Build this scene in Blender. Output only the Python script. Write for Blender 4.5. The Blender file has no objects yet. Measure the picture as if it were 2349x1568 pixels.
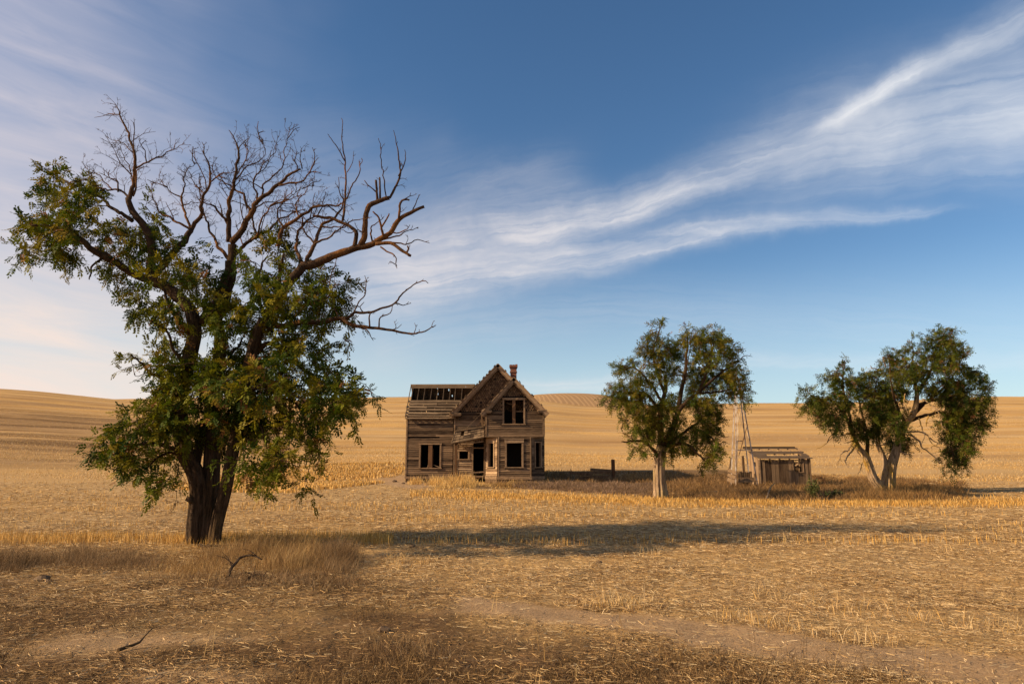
import bpy, math, random
import numpy as np
from mathutils import Vector

random.seed(7)
rng = np.random.default_rng(11)
scene = bpy.context.scene
col = scene.collection
R = math.radians

# ------------------------------------------------------------------ camera geometry
PITCH = R(9.8)
F = 1566.0
CX, CY = 1174.5, 784.0
EYE = 1.6
cp, sp = math.cos(PITCH), math.sin(PITCH)


def ray(px, py):
    dx = np.asarray(px, float) - CX
    du = CY - np.asarray(py, float)
    return dx, F * cp - du * sp, F * sp + du * cp


def P(px, py, Y):
    """photo point -> world point on the upright plane at distance Y"""
    x, y, z = ray(px, py)
    s = Y / y
    return np.stack(np.broadcast_arrays(x * s, np.asarray(Y, float) + 0 * s, EYE + z * s), -1)


# ------------------------------------------------------------------ noise
def _hash(ix, iy, seed):
    n = (ix * 374761393 + iy * 668265263 + seed * 974711) & 0x7FFFFFFF
    n = ((n ^ (n >> 13)) * 1274126177) & 0x7FFFFFFF
    return ((n ^ (n >> 16)) & 0xFFFF) / 65535.0


def vnoise(x, y, seed=0):
    x = np.asarray(x, float); y = np.asarray(y, float)
    ix = np.floor(x).astype(np.int64); iy = np.floor(y).astype(np.int64)
    fx = x - ix; fy = y - iy
    fx = fx * fx * (3 - 2 * fx); fy = fy * fy * (3 - 2 * fy)
    a = _hash(ix, iy, seed); b = _hash(ix + 1, iy, seed)
    c = _hash(ix, iy + 1, seed); d = _hash(ix + 1, iy + 1, seed)
    return (a * (1 - fx) + b * fx) * (1 - fy) + (c * (1 - fx) + d * fx) * fy


def fbm(x, y, seed=0, n=4):
    s = 0; a = .5
    for i in range(n):
        s = s + a * vnoise(x, y, seed + i * 17)
        x = x * 2.03 + 3.1; y = y * 2.03 + 1.7; a *= .5
    return s / (1 - .5 ** n)


def sstep(a, b, x):
    t = np.clip((np.asarray(x, float) - a) / (b - a), 0, 1)
    return t * t * (3 - 2 * t)


# ------------------------------------------------------------------ terrain
def tan_el(px, py):
    x, y, z = ray(px, py)
    return z / y


RID1 = [(-2500, 900), (-900, 888), (-200, 886), (0, 893), (90, 900), (180, 909), (255, 916), (330, 921), (430, 922), (640, 918),
        (850, 911), (1000, 910), (1150, 915), (1260, 923), (1340, 931), (1420, 934), (1560, 930), (1690, 928), (1830, 927),
        (1960, 924), (2100, 919), (2270, 912), (2349, 911), (2600, 904), (3400, 900), (5000, 905)]
RID2 = [(-2500, 940), (-200, 945), (120, 925), (215, 917), (270, 914), (345, 913), (470, 912), (620, 914), (760, 922), (950, 930),
        (1140, 918), (1230, 905), (1290, 902), (1340, 902.5), (1385, 905), (1430, 915), (1500, 932), (1700, 945), (2000, 950), (5000, 950)]


def prof(tab, a):
    px = np.array([p[0] for p in tab], float)
    py = np.array([p[1] for p in tab], float)
    aa = (px - CX) / (F * cp - (CY - py) * sp)
    return np.interp(a, aa, tan_el(px, py))


Y_FLAT, Y_R1 = 49.6, 215.0
AG = np.linspace(-2.6, 2.6, 1041)
T1G = prof(RID1, AG); T2G = prof(RID2, AG)
K = np.exp(-np.linspace(-3, 3, 13) ** 2); K /= K.sum()
T1G = np.convolve(np.pad(T1G, 6, 'edge'), K, 'valid'); T2G = np.convolve(np.pad(T2G, 6, 'edge'), K, 'valid')


def t_of(y, a):
    """apparent height (z-EYE)/y of the terrain along the bearing a=x/y"""
    y = np.asarray(y, float)
    t1 = np.interp(a, AG, T1G); t2 = np.interp(a, AG, T2G)
    s = np.clip((y - Y_FLAT) / (Y_R1 - Y_FLAT), 0, 1)
    s = 1 - (1 - s) ** 1.6
    lo = np.clip(-EYE / np.maximum(y, .5), -.5, 0)
    t = lo * (1 - s) + t1 * s
    dip = sstep(215, 270, y); r2 = sstep(265, 380, y); dn = sstep(380, 900, y)
    t = t - .016 * dip * (1 - r2)
    t = t * (1 - r2) + np.minimum(t2, t2) * r2
    return t * (1 - dn) + (-.005) * dn


def height(x, y):
    x = np.asarray(x, float); y = np.asarray(y, float)
    a = np.clip(x / np.maximum(y, 1.0), -2.5, 2.5)
    h = EYE + y * t_of(y, a)
    h = np.where(y < Y_FLAT, 0.0, h)
    w = np.clip((y - Y_FLAT) / 25, 0, 1)
    h = h + w * (vnoise(x / 37, y / 31, 5) - .5) * .9
    near = np.exp(-np.maximum(y, 0) / 30.0)
    h = h + (fbm(x * .9, y * .9, 3) - .5) * .10 * near + (vnoise(x * 4, y * 4, 9) - .5) * .035 * near
    return h


def G(px, py):
    """photo point -> (x, y) where its ray meets the terrain in front of the first ridge"""
    x, yr, z = ray(px, py)
    a = x / yr; t = z / yr
    lo = np.full(np.shape(a), 2.0); hi = np.full(np.shape(a), Y_R1)
    for _ in range(34):
        m = .5 * (lo + hi)
        up = t_of(m, a) < t
        lo = np.where(up, m, lo); hi = np.where(up, hi, m)
    y = .5 * (lo + hi)
    return a * y, y


# ------------------------------------------------------------------ mesh helpers
class MB:
    def __init__(s):
        s.v = []; s.f = []; s.t = []; s.n = 0

    def add(s, verts, faces, tone=None):
        verts = [tuple(map(float, v)) for v in verts]
        b = s.n
        s.v += verts; s.n += len(verts)
        s.f += [tuple(b + i for i in f) for f in faces]
        t = random.random() if tone is None else tone
        s.t += [t] * len(verts)

    def hexa(s, p, tone=None):
        """8 points: 4 bottom counter-clockwise, 4 top"""
        s.add(p, [(3, 2, 1, 0), (4, 5, 6, 7), (0, 1, 5, 4), (1, 2, 6, 5), (2, 3, 7, 6), (3, 0, 4, 7)], tone)

    def box(s, x0, x1, y0, y1, z0, z1, tone=None, j=0.0):
        g = lambda: random.uniform(-j, j) if j else 0
        s.hexa([(x0, y0 + g(), z0 + g()), (x1, y0 + g(), z0 + g()), (x1, y1, z0 + g()), (x0, y1, z0 + g()),
                (x0, y0 + g(), z1 + g()), (x1, y0 + g(), z1 + g()), (x1, y1, z1 + g()), (x0, y1, z1 + g())], tone)

    def beam(s, a, b, w, h, up=(0, 0, 1), tone=None, taper=1.0):
        """rectangular bar from a to b; w across, h along up"""
        a = Vector(a); b = Vector(b); d = (b - a).normalized(); up = Vector(up)
        sd = d.cross(up)
        if sd.length < 1e-4: sd = d.cross(Vector((1, 0, 0)))
        sd.normalize(); u = sd.cross(d).normalized()
        p = []
        for c, k in ((a, 1.0), (b, taper)):
            p.append([c - sd * w / 2 * k - u * h / 2 * k, c + sd * w / 2 * k - u * h / 2 * k, c + sd * w / 2 * k + u * h / 2 * k, c - sd * w / 2 * k + u * h / 2 * k])
        s.add(p[0] + p[1], [(3, 2, 1, 0), (4, 5, 6, 7), (0, 1, 5, 4), (1, 2, 6, 5), (2, 3, 7, 6), (3, 0, 4, 7)], tone)

    def quad(s, a, b, c, d, tone=None):
        s.add([a, b, c, d], [(0, 1, 2, 3)], tone)

    def tube(s, pts, rad, n=6, tone=None, cap=True):
        pts = np.asarray(pts, float); rad = np.asarray(rad, float) * np.ones(len(pts))
        v, f = tube_np(pts, rad, n)
        m = len(pts)
        if cap:
            f += [tuple(range(n - 1, -1, -1)), tuple((m - 1) * n + i for i in range(n))]
        s.add(v, f, tone)

    def build(s, name, mat, parent=None, smooth=False):
        me = bpy.data.meshes.new(name)
        me.from_pydata(s.v, [], s.f)
        at = me.attributes.new('tone', 'FLOAT', 'POINT')
        at.data.foreach_set('value', np.array(s.t, np.float32))
        me.materials.append(mat)
        if smooth: me.polygons.foreach_set('use_smooth', [True] * len(me.polygons))
        me.update()
        return link(name, me, parent)


def tube_np(pts, rad, n, prof=None):
    m = len(pts)
    tg = np.gradient(pts, axis=0)
    tg /= np.linalg.norm(tg, axis=1, keepdims=True) + 1e-9
    ref = np.array([1.0, 0, 0]) if abs(tg[0][0]) < .8 else np.array([0, 1.0, 0])
    nrm = ref - tg[0] * (ref @ tg[0]); nrm /= np.linalg.norm(nrm)
    ang = np.arange(n) * 2 * np.pi / n
    out = np.empty((m, n, 3))
    for i in range(m):
        nrm = nrm - tg[i] * (nrm @ tg[i]); nrm /= np.linalg.norm(nrm) + 1e-9
        bi = np.cross(tg[i], nrm)
        r = rad[i] * (prof[i] if prof is not None else 1.0)
        out[i] = pts[i] + (np.cos(ang) * r)[:, None] * nrm + (np.sin(ang) * r)[:, None] * bi
    f = [(i * n + j, i * n + (j + 1) % n, (i + 1) * n + (j + 1) % n, (i + 1) * n + j) for i in range(m - 1) for j in range(n)]
    return out.reshape(-1, 3), f


def smooth_path(pts, step):
    """Catmull-Rom through points of any dimension, resampled about every step"""
    p = np.asarray(pts, float)
    p = np.vstack([2 * p[0] - p[1], p, 2 * p[-1] - p[-2]])
    out = []
    for i in range(1, len(p) - 2):
        d = np.linalg.norm(p[i + 1][:3] - p[i][:3])
        k = max(1, int(round(d / step)))
        t = (np.arange(k) / k)[:, None]
        a, b, c, e = p[i - 1], p[i], p[i + 1], p[i + 2]
        out.append(.5 * ((2 * b) + (c - a) * t + (2 * a - 5 * b + 4 * c - e) * t ** 2 + (3 * b - a - 3 * c + e) * t ** 3))
    out.append(p[-2][None])
    return np.vstack(out)


def link(name, me, parent=None):
    o = bpy.data.objects.new(name, me)
    col.objects.link(o)
    if parent is not None: o.parent = parent
    return o


def np_mesh(name, verts, quads=None, tris=None, mat=None, parent=None, attrs=None, smooth=False):
    """fast mesh from arrays; attrs: name -> per vertex float or rgb"""
    verts = np.asarray(verts, np.float32).reshape(-1, 3)
    loops = []; sizes = []
    if quads is not None and len(quads): loops.append(np.asarray(quads).reshape(-1)); sizes.append(np.full(len(quads), 4))
    if tris is not None and len(tris): loops.append(np.asarray(tris).reshape(-1)); sizes.append(np.full(len(tris), 3))
    loops = np.concatenate(loops).astype(np.int32); sizes = np.concatenate(sizes).astype(np.int32)
    me = bpy.data.meshes.new(name)
    me.vertices.add(len(verts)); me.vertices.foreach_set('co', verts.ravel())
    me.loops.add(len(loops)); me.loops.foreach_set('vertex_index', loops)
    me.polygons.add(len(sizes))
    st = np.concatenate([[0], np.cumsum(sizes)[:-1]]).astype(np.int32)
    me.polygons.foreach_set('loop_start', st)
    me.update(calc_edges=True)
    for k, a in (attrs or {}).items():
        a = np.asarray(a, np.float32)
        if a.ndim == 1:
            me.attributes.new(k, 'FLOAT', 'POINT').data.foreach_set('value', a)
        else:
            c = np.ones((len(a), 4), np.float32); c[:, :3] = a
            me.attributes.new(k, 'FLOAT_COLOR', 'POINT').data.foreach_set('color', c.ravel())
    if smooth: me.polygons.foreach_set('use_smooth', np.ones(len(sizes), bool))
    if mat: me.materials.append(mat)
    me.validate()
    return link(name, me, parent)


def tag(o, label=None, cat=None, group=None, kind=None):
    if label: o['label'] = label
    if cat: o['category'] = cat
    if group: o['group'] = group
    if kind: o['kind'] = kind
    return o


def empty(name, loc):
    o = bpy.data.objects.new(name, None)
    col.objects.link(o); o.location = loc
    return o


def rehome(root):
    """keep the parts where they were built when their Empty stands at its base"""
    bpy.context.view_layer.update()
    inv = root.matrix_world.inverted()
    for c in root.children: c.matrix_parent_inverse = inv


# ------------------------------------------------------------------ material helpers
class NT:
    def __init__(s, tree):
        s.t = tree; s.n = tree.nodes; s.l = tree.links

    def new(s, kind, **kw):
        n = s.n.new(kind)
        for k, v in kw.items(): setattr(n, k, v)
        return n

    def put(s, sock, v):
        if isinstance(v, bpy.types.NodeSocket): s.l.new(v, sock)
        elif v is not None: sock.default_value = v

    def math(s, op, a, b=None, c=None, clamp=False):
        n = s.new('ShaderNodeMath', operation=op); n.use_clamp = clamp
        s.put(n.inputs[0], a)
        if b is not None: s.put(n.inputs[1], b)
        if c is not None: s.put(n.inputs[2], c)
        return n.outputs[0]

    def mix(s, fac, a, b, blend='MIX'):
        n = s.new('ShaderNodeMix', data_type='RGBA', blend_type=blend)
        s.put(n.inputs[0], fac)
        for i, v in ((6, a), (7, b)):
            s.put(n.inputs[i], v if isinstance(v, bpy.types.NodeSocket) else tuple(v) + (1,))
        return n.outputs[2]

    def mapr(s, v, a, b, c=0., d=1., smooth=False):
        n = s.new('ShaderNodeMapRange')
        if smooth: n.interpolation_type = 'SMOOTHSTEP'
        s.put(n.inputs[0], v)
        for i, q in enumerate((a, b, c, d)): n.inputs[i + 1].default_value = q
        return n.outputs[0]

    def coords(s, scale=(1, 1, 1), which='Object', vec=None):
        if vec is None: vec = s.new('ShaderNodeTexCoord').outputs[which]
        m = s.new('ShaderNodeMapping'); m.inputs['Scale'].default_value = scale
        s.l.new(vec, m.inputs[0])
        return m.outputs[0]

    def noise(s, vec, scale=1., detail=4., rough=.55, dist=0.):
        n = s.new('ShaderNodeTexNoise')
        n.inputs['Scale'].default_value = scale; n.inputs['Detail'].default_value = detail
        n.inputs['Roughness'].default_value = rough; n.inputs['Distortion'].default_value = dist
        if vec is not None: s.l.new(vec, n.inputs['Vector'])
        return n.outputs[0]

    def attr(s, name, out='Fac'):
        return s.new('ShaderNodeAttribute', attribute_name=name).outputs[out]

    def bump(s, h, strength=.5, dist=.02):
        n = s.new('ShaderNodeBump'); n.inputs['Strength'].default_value = strength; n.inputs['Distance'].default_value = dist
        s.l.new(h, n.inputs['Height'])
        return n.outputs[0]


def material(name):
    m = bpy.data.materials.new(name); m.use_nodes = True
    nt = NT(m.node_tree)
    b = m.node_tree.nodes['Principled BSDF']
    b.inputs['Specular IOR Level'].default_value = .2
    b.inputs['Roughness'].default_value = .9
    return m, nt, b


def wood(name, dark, light, grain=(1.2, 1.2, 34), bump=.6):
    m, n, b = material(name)
    tone = n.attr('tone')
    add = n.new('ShaderNodeVectorMath', operation='ADD')
    tc = n.new('ShaderNodeTexCoord').outputs['Object']
    comb = n.new('ShaderNodeCombineXYZ')
    sh = n.math('MULTIPLY', tone, 37.0)
    for i in range(3): n.l.new(sh, comb.inputs[i])
    n.l.new(tc, add.inputs[0]); n.l.new(comb.outputs[0], add.inputs[1])
    g = n.noise(n.coords(grain, vec=add.outputs[0]), 1.6, 6, .65, .3)
    big = n.noise(n.coords(tuple(q * .16 if q > 5 else q * .8 for q in grain), vec=add.outputs[0]), 1.3, 3)
    f = n.math('ADD', n.math('MULTIPLY', n.mapr(g, .3, .72), .55), n.math('MULTIPLY', n.mapr(big, .3, .7), .3))
    f = n.math('ADD', f, n.math('MULTIPLY', n.math('SUBTRACT', tone, .44), .85), clamp=True)
    n.l.new(n.mix(f, dark, light), b.inputs['Base Color'])
    n.l.new(n.bump(g, bump, .012), b.inputs['Normal'])
    return m


def colmat(name, rough=.85, trans=0.0, spec=.2):
    """takes its colour from the per-blade 'tint' attribute; trans adds light coming through thin leaves"""
    m, n, b = material(name)
    c = n.attr('tint', 'Color')
    n.l.new(c, b.inputs['Base Color'])
    b.inputs['Roughness'].default_value = rough; b.inputs['Specular IOR Level'].default_value = spec
    if trans:
        t = n.new('ShaderNodeBsdfTranslucent')
        n.l.new(c, t.inputs['Color'])
        mx = n.new('ShaderNodeMixShader'); mx.inputs[0].default_value = trans
        out = m.node_tree.nodes['Material Output']
        n.l.new(b.outputs[0], mx.inputs[1]); n.l.new(t.outputs[0], mx.inputs[2]); n.l.new(mx.outputs[0], out.inputs[0])
    return m
# ------------------------------------------------------------------ light settings
EXPOSURE = .72
SUN_EL, SUN_AZ, SUN_W, SUN_COL = R(27), R(13), 5.0, (1.0, .755, .47)
SKY_W, SKY_SAT, SKY_VAL, SKY_HUE = .076, 1.20, 1.0, .5
CLOUD_COL, CLOUD_WARM, CLOUD_LOW = (7.1, 7.2, 7.4), (7.2, 6.6, 6.4), (5.0, 6.2, 6.6)
VEIL_TOP, VEIL_LOW = (5.3, 4.95, 5.5), (7.4, 6.25, 5.6)
# ------------------------------------------------------------------ camera, sun, sky
cam = bpy.data.cameras.new('camera'); co = bpy.data.objects.new('camera', cam); col.objects.link(co)
cam.lens = 24; cam.sensor_width = 36; cam.clip_start = .1; cam.clip_end = 9000
co.location = (0, 0, EYE); co.rotation_euler = (R(90) + PITCH, 0, 0)
scene.camera = co
scene.view_settings.view_transform = 'Standard'; scene.view_settings.look = 'None'
scene.view_settings.exposure = EXPOSURE; scene.view_settings.gamma = 1

sd = Vector((-math.cos(SUN_AZ) * math.cos(SUN_EL), -math.sin(SUN_AZ) * math.cos(SUN_EL), math.sin(SUN_EL)))   # towards the sun
sl = bpy.data.lights.new('sun', 'SUN'); so = bpy.data.objects.new('sun', sl); col.objects.link(so)
sl.energy = SUN_W; sl.angle = R(.55); sl.color = SUN_COL
so.rotation_euler = sd.to_track_quat('Z', 'Y').to_euler(); so.location = sd * 60

w = bpy.data.worlds.new('World'); scene.world = w; w.use_nodes = True
n = NT(w.node_tree)
bg = w.node_tree.nodes['Background']; bg.inputs['Strength'].default_value = SKY_W
sky = n.new('ShaderNodeTexSky', sky_type='NISHITA'); sky.sun_disc = False
sky.sun_elevation = SUN_EL
sky.sun_rotation = math.atan2(sd.x, sd.y)
sky.air_density = 1.0; sky.dust_density = .6; sky.ozone_density = 1.6; sky.altitude = 600
tc = n.new('ShaderNodeTexCoord').outputs['Generated']
sep = n.new('ShaderNodeSeparateXYZ'); n.l.new(tc, sep.inputs[0])
AZ = n.math('ARCTAN2', sep.outputs[0], sep.outputs[1])
EL = n.math('ARCSINE', n.math('MAXIMUM', n.math('MINIMUM', sep.outputs[2], 1.0), -1.0))
AZM, ELM = 1.0, 1.0


def azel(px, py):
    x, y, z = ray(px, py)
    return math.atan2(float(x), float(y)), math.atan2(float(z), math.hypot(float(x), float(y)))


def fcurve(pts):
    nd = n.new('ShaderNodeFloatCurve')
    c = nd.mapping.curves[0]
    pts = sorted(pts)
    c.points[0].location = pts[0]; c.points[1].location = pts[-1]
    for p in pts[1:-1]: c.points.new(*p)
    for p in c.points: p.handle_type = 'AUTO'
    nd.mapping.update()
    n.l.new(AZN, nd.inputs['Value'])
    return nd.outputs[0]


AZN = n.math('MULTIPLY_ADD', AZ, .5 / AZM, .5)
# slow swirl that frays the edges of the cirrus
sv = n.new('ShaderNodeCombineXYZ'); n.l.new(AZ, sv.inputs[0]); n.l.new(EL, sv.inputs[1])
wob = n.noise(n.coords((9, 9, 9), vec=sv.outputs[0]), 1., 5, .6)
wobf = n.noise(n.coords((28, 40, 28), vec=sv.outputs[0]), 1., 5, .6)
WOB = n.math('ADD', n.math('MULTIPLY', n.math('SUBTRACT', wob, .5), .030), n.math('MULTIPLY', n.math('SUBTRACT', wobf, .5), .012))


def streak(pts, soft=1.0, seed=0., along=5., across=52., lo=.3, hi=.75, low_edge=.6):
    """pts: (px, py, half width, amount): one band of cirrus whose fibres follow it"""
    ae = [azel(p[0], p[1]) for p in pts]
    nx = [.5 + .5 * a / AZM for a, e in ae]
    hw = [p[2] / F * soft * 1.42 for p in pts]
    ce = fcurve([(x, e / ELM) for x, (a, e) in zip(nx, ae)])
    wd = fcurve([(x, h * 5) for x, h in zip(nx, hw)])
    am = fcurve([(0, 0.0), (nx[0] - .02, 0.0)] + [(x, p[3]) for x, p in zip(nx, pts)] + ([(nx[-1] + .02, 0.0), (1, 0.0)] if nx[-1] < .95 else []))
    d = n.math('SUBTRACT', n.math('ADD', EL, WOB), n.math('MULTIPLY', ce, ELM))
    q = n.math('DIVIDE', d, n.math('MAXIMUM', n.math('MULTIPLY', wd, .2), .002))
    q = n.math('MULTIPLY', q, n.math('ADD', n.math('MULTIPLY', n.math('LESS_THAN', q, 0.), 1 / low_edge - 1), 1.0))
    g = n.math('POWER', 2.718, n.math('MULTIPLY', n.math('MULTIPLY', q, q), -1.))
    cv = n.new('ShaderNodeCombineXYZ')
    n.l.new(n.math('ADD', n.math('MULTIPLY', AZ, along), n.math('MULTIPLY', d, across * .42)), cv.inputs[0]); n.l.new(n.math('MULTIPLY', d, across), cv.inputs[1]); cv.inputs[2].default_value = seed
    fb = n.noise(cv.outputs[0], 1., 7, .60, .9)
    pt = n.noise(n.coords((7, 9, 7), vec=sv.outputs[0]), 1., 4, .6, .3)
    fb = n.math('MULTIPLY', n.mapr(fb, lo, hi, .38, 1.15), n.mapr(pt, .3, .62, .62, 1.12))
    return n.math('MULTIPLY', n.math('MULTIPLY', g, am), fb)


S = [
    streak([(560, 740, 90, .0), (760, 700, 75, .38), (900, 668, 66, .75), (1000, 655, 58, .88), (1150, 632, 46, .88), (1300, 607, 38, .84), (1450, 578, 30, .75), (1600, 545, 26, .7),
            (1750, 517, 20, .62), (1900, 505, 15, .65), (2050, 492, 10, .55), (2200, 482, 6, .1)], seed=1.),
    streak([(700, 620, 80, .0), (860, 597, 68, .3), (1000, 575, 60, .6), (1150, 550, 52, .78), (1300, 525, 46, .88), (1430, 492, 34, .85), (1560, 450, 34, .85), (1680, 405, 38, .85),
            (1800, 365, 50, .62), (1950, 330, 60, .48), (2150, 290, 70, .42), (2349, 255, 80, .38)], seed=4., low_edge=.5),
    streak([(1780, 345, 12, .0), (1880, 300, 12, .5), (1960, 250, 13, .9), (2040, 195, 14, .88), (2150, 140, 17, .62), (2250, 92, 22, .55), (2349, 40, 30, .5)], seed=7., low_edge=.9),
    streak([(1500, 470, 60, .0), (1800, 400, 80, .36), (2100, 340, 85, .5), (2349, 300, 95, .52)], seed=9., along=4, across=40),
    streak([(600, 560, 160, .2), (1000, 480, 90, .2), (1120, 440, 45, .3), (1200, 425, 40, .3), (1400, 400, 60, .0)], seed=12., along=4, across=40),
    streak([(900, 790, 60, .18), (1300, 730, 60, .16), (1800, 740, 50, .12), (2349, 790, 60, .1)], seed=15., along=6, across=90),
    streak([(1200, 890, 16, .35), (1400, 880, 14, .45), (1700, 830, 14, .3), (2000, 840, 14, .25), (2349, 830, 14, .2)], seed=19., along=6, across=90),
]
mask = S[0]
for q in S[1:]:
    mask = n.math('SUBTRACT', n.math('ADD', mask, q), n.math('MULTIPLY', mask, q))
# thin high veil towards the sun side
vv = n.new('ShaderNodeCombineXYZ')
n.l.new(n.math('MULTIPLY', AZ, 4.), vv.inputs[0]); n.l.new(n.math('MULTIPLY', n.math('ADD', EL, n.math('MULTIPLY', AZ, .12)), 22.), vv.inputs[1])
vf = n.noise(vv.outputs[0], 1., 7, .6, .6)
vb = n.noise(n.coords((3, 5, 3), vec=sv.outputs[0]), 1., 3, .5)
edge = n.math('ADD', AZ, n.math('ADD', n.math('MULTIPLY', n.math('SUBTRACT', vb, .5), .45), n.math('MULTIPLY', EL, .42)))
veil = n.mapr(edge, .02, -.60, 0., 1., True)
veil = n.math('MULTIPLY', veil, n.mapr(EL, .80, .05, .42, .98))
veil = n.math('MULTIPLY', veil, n.mapr(vf, .25, .75, .52, 1.2))
low = n.math('MULTIPLY', n.mapr(EL, .30, .03, 0., .62, True), n.mapr(AZ, .75, -.5, .75, 1.25))
skyc = n.new('ShaderNodeHueSaturation'); skyc.inputs['Saturation'].default_value = SKY_SAT; skyc.inputs['Value'].default_value = SKY_VAL
skyc.inputs['Hue'].default_value = SKY_HUE
n.l.new(sky.outputs[0], skyc.inputs['Color'])
base = skyc.outputs[0]
base = n.mix(low, base, CLOUD_LOW)
vcol = n.mix(n.mapr(EL, .55, .08, 0., 1., True), VEIL_TOP, VEIL_LOW)
base = n.mix(veil, base, vcol)
base = n.mix(n.math('MULTIPLY', mask, .92, clamp=True), base, n.mix(n.mapr(AZ, -.1, .6), CLOUD_WARM, CLOUD_COL))
n.l.new(base, bg.inputs['Color'])
# ------------------------------------------------------------------ ground
def in_poly(px, py, poly):
    px = np.asarray(px); py = np.asarray(py); ins = np.zeros(px.shape, bool)
    x0, y0 = poly[-1]
    for x1, y1 in poly:
        c = ((y1 > py) != (y0 > py)) & (px < (x0 - x1) * (py - y1) / (y0 - y1 + 1e-9) + x1)
        ins ^= c; x0, y0 = x1, y1
    return ins


def to_ground(poly):
    p = np.array(poly, float)
    x, y = G(p[:, 0], p[:, 1])
    return np.stack([x, y], 1)


def poly_mask(x, y, poly, soft, seed, amp):
    """0..1 inside a ground polygon with a ragged edge"""
    x = x + (fbm(x * 1.1 + 7, y * 1.1, seed) - .5) * amp * 2
    y = y + (fbm(x * 1.1, y * 1.1 + 9, seed + 3) - .5) * amp
    pg = to_ground(poly)
    ins = in_poly(x, y, [tuple(q) for q in pg])
    d = np.full(x.shape, 1e9)
    for i in range(len(pg)):
        a = pg[i - 1]; b = pg[i]; ab = b - a
        t = np.clip(((x - a[0]) * ab[0] + (y - a[1]) * ab[1]) / (ab @ ab + 1e-9), 0, 1)
        d = np.minimum(d, np.hypot(x - a[0] - t * ab[0], y - a[1] - t * ab[1]))
    s = np.where(ins, d, -d)
    return sstep(-soft, soft, s)


TRACK = [(1060, 1366), (1240, 1384), (1500, 1410), (1760, 1440), (2000, 1476), (2349, 1516), (2560, 1560), (2500, 1640), (2349, 1604), (2060, 1556), (1850, 1522), (1600, 1484), (1400, 1446), (1200, 1424), (1040, 1402)]
BARE = [(20, 1490), (120, 1462), (280, 1448), (420, 1455), (560, 1462), (470, 1478), (330, 1492), (150, 1505)]
BARE2 = [(300, 1550), (500, 1530), (620, 1545), (560, 1575), (330, 1580)]
YARD = [(866, 1098), (900, 1091), (960, 1092), (990, 1102), (1010, 1115), (960, 1122), (900, 1115)]
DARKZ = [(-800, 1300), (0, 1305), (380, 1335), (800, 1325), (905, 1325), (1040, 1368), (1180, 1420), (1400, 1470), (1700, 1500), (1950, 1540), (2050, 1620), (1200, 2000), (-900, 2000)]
WEEDZ = [(960, 1118), (1250, 1122), (1500, 1143), (1800, 1150), (2100, 1150), (2210, 1140), (2180, 1120), (2000, 1112), (1880, 1098), (1660, 1080), (1400, 1080), (1255, 1085), (1250, 1105)]


def masks(x, y):
    soil = np.maximum.reduce([poly_mask(x, y, TRACK, .16, 21, .28), .9 * poly_mask(x, y, BARE, .3, 22, .35), .8 * poly_mask(x, y, BARE2, .25, 25, .3), poly_mask(x, y, YARD, .5, 23, .5)])
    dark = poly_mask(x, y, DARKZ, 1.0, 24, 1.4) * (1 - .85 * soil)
    dark = dark * (.55 + .45 * np.maximum(sstep(.40, .62, fbm(x * .7, y * 1.1, 44, 5)), sstep(7.6, 6.1, y)))  # patchy dark zone, fullest close to the camera
    weed = poly_mask(x, y, WEEDZ, .8, 26, 1.2)
    return soil, dark, weed


ys = np.concatenate([np.linspace(-60, 2.5, 26), np.exp(np.linspace(math.log(2.7), math.log(4500), 620))])
us = np.linspace(-1, 1, 301); us = np.sign(us) * np.abs(us) ** 1.15
gy = np.repeat(ys, len(us)); gx = np.tile(us, len(ys)) * np.maximum(60, gy * 1.45 + 12)
nearw = np.tile(us, len(ys)) * (gy * .95 + 4)
kk = sstep(14, 4, gy) * (gy > 0)
gx = np.where((gy > 0) & (gy < 40), np.where(np.abs(np.tile(us, len(ys))) > .985, gx, nearw), gx)
gz = height(gx, gy)
m, k = len(ys), len(us)
idx = np.arange(m * k).reshape(m, k)
quads = np.stack([idx[:-1, :-1], idx[:-1, 1:], idx[1:, 1:], idx[1:, :-1]], -1).reshape(-1, 4)
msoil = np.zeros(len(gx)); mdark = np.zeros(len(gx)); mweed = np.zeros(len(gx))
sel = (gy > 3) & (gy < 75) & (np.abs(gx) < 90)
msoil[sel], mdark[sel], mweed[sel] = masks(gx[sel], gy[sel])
# ploughed dark soil on the far hill and tracks curving over it
ta = gx / np.maximum(gy, 1)
till = (gy > 262) * (gy < 620) * sstep(.015, .045, ta) * sstep(.19, .14, ta)

fur = sstep(-.20, -.42, ta + .10 * (fbm(gx * .02, gy * .02, 33) - .5)) * sstep(52, 66, gy) * sstep(190, 105, gy) * (gy > 0)
gm, n, b = material('ground_soil_and_straw')
ob = n.new('ShaderNodeTexCoord').outputs['Object']
soil_n = n.noise(n.coords((1.6, 1.6, 1), vec=ob), 1., 8, .65)
fine = n.noise(n.coords((34, 34, 8), vec=ob), 1., 6, .7)
straw_n = n.noise(n.coords((16, 60, 16), vec=ob), 1., 6, .7, .8)
straw_2 = n.noise(n.coords((60, 22, 16), vec=ob), 1., 5, .7, 1.2)
band = n.noise(n.coords((.014, .20, 0), vec=ob), 1., 6, .65, .5)
band2 = n.noise(n.coords((.012, .075, 0), vec=ob), 1., 4, .55, .4)
patch = n.noise(n.coords((.06, .1, 0), vec=ob), 1., 5, .6, .3)
soil = n.mix(n.mapr(soil_n, .3, .7), (.20, .125, .068), (.35, .225, .12))
soil = n.mix(n.mapr(fine, .35, .75), soil, (.42, .285, .16))
straw = n.mix(n.mapr(straw_n, .36, .66), (.17, .10, .040), (.60, .40, .18))
straw = n.mix(n.math('MULTIPLY', n.mapr(straw_2, .52, .72), .7), straw, (.72, .53, .29))
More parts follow.
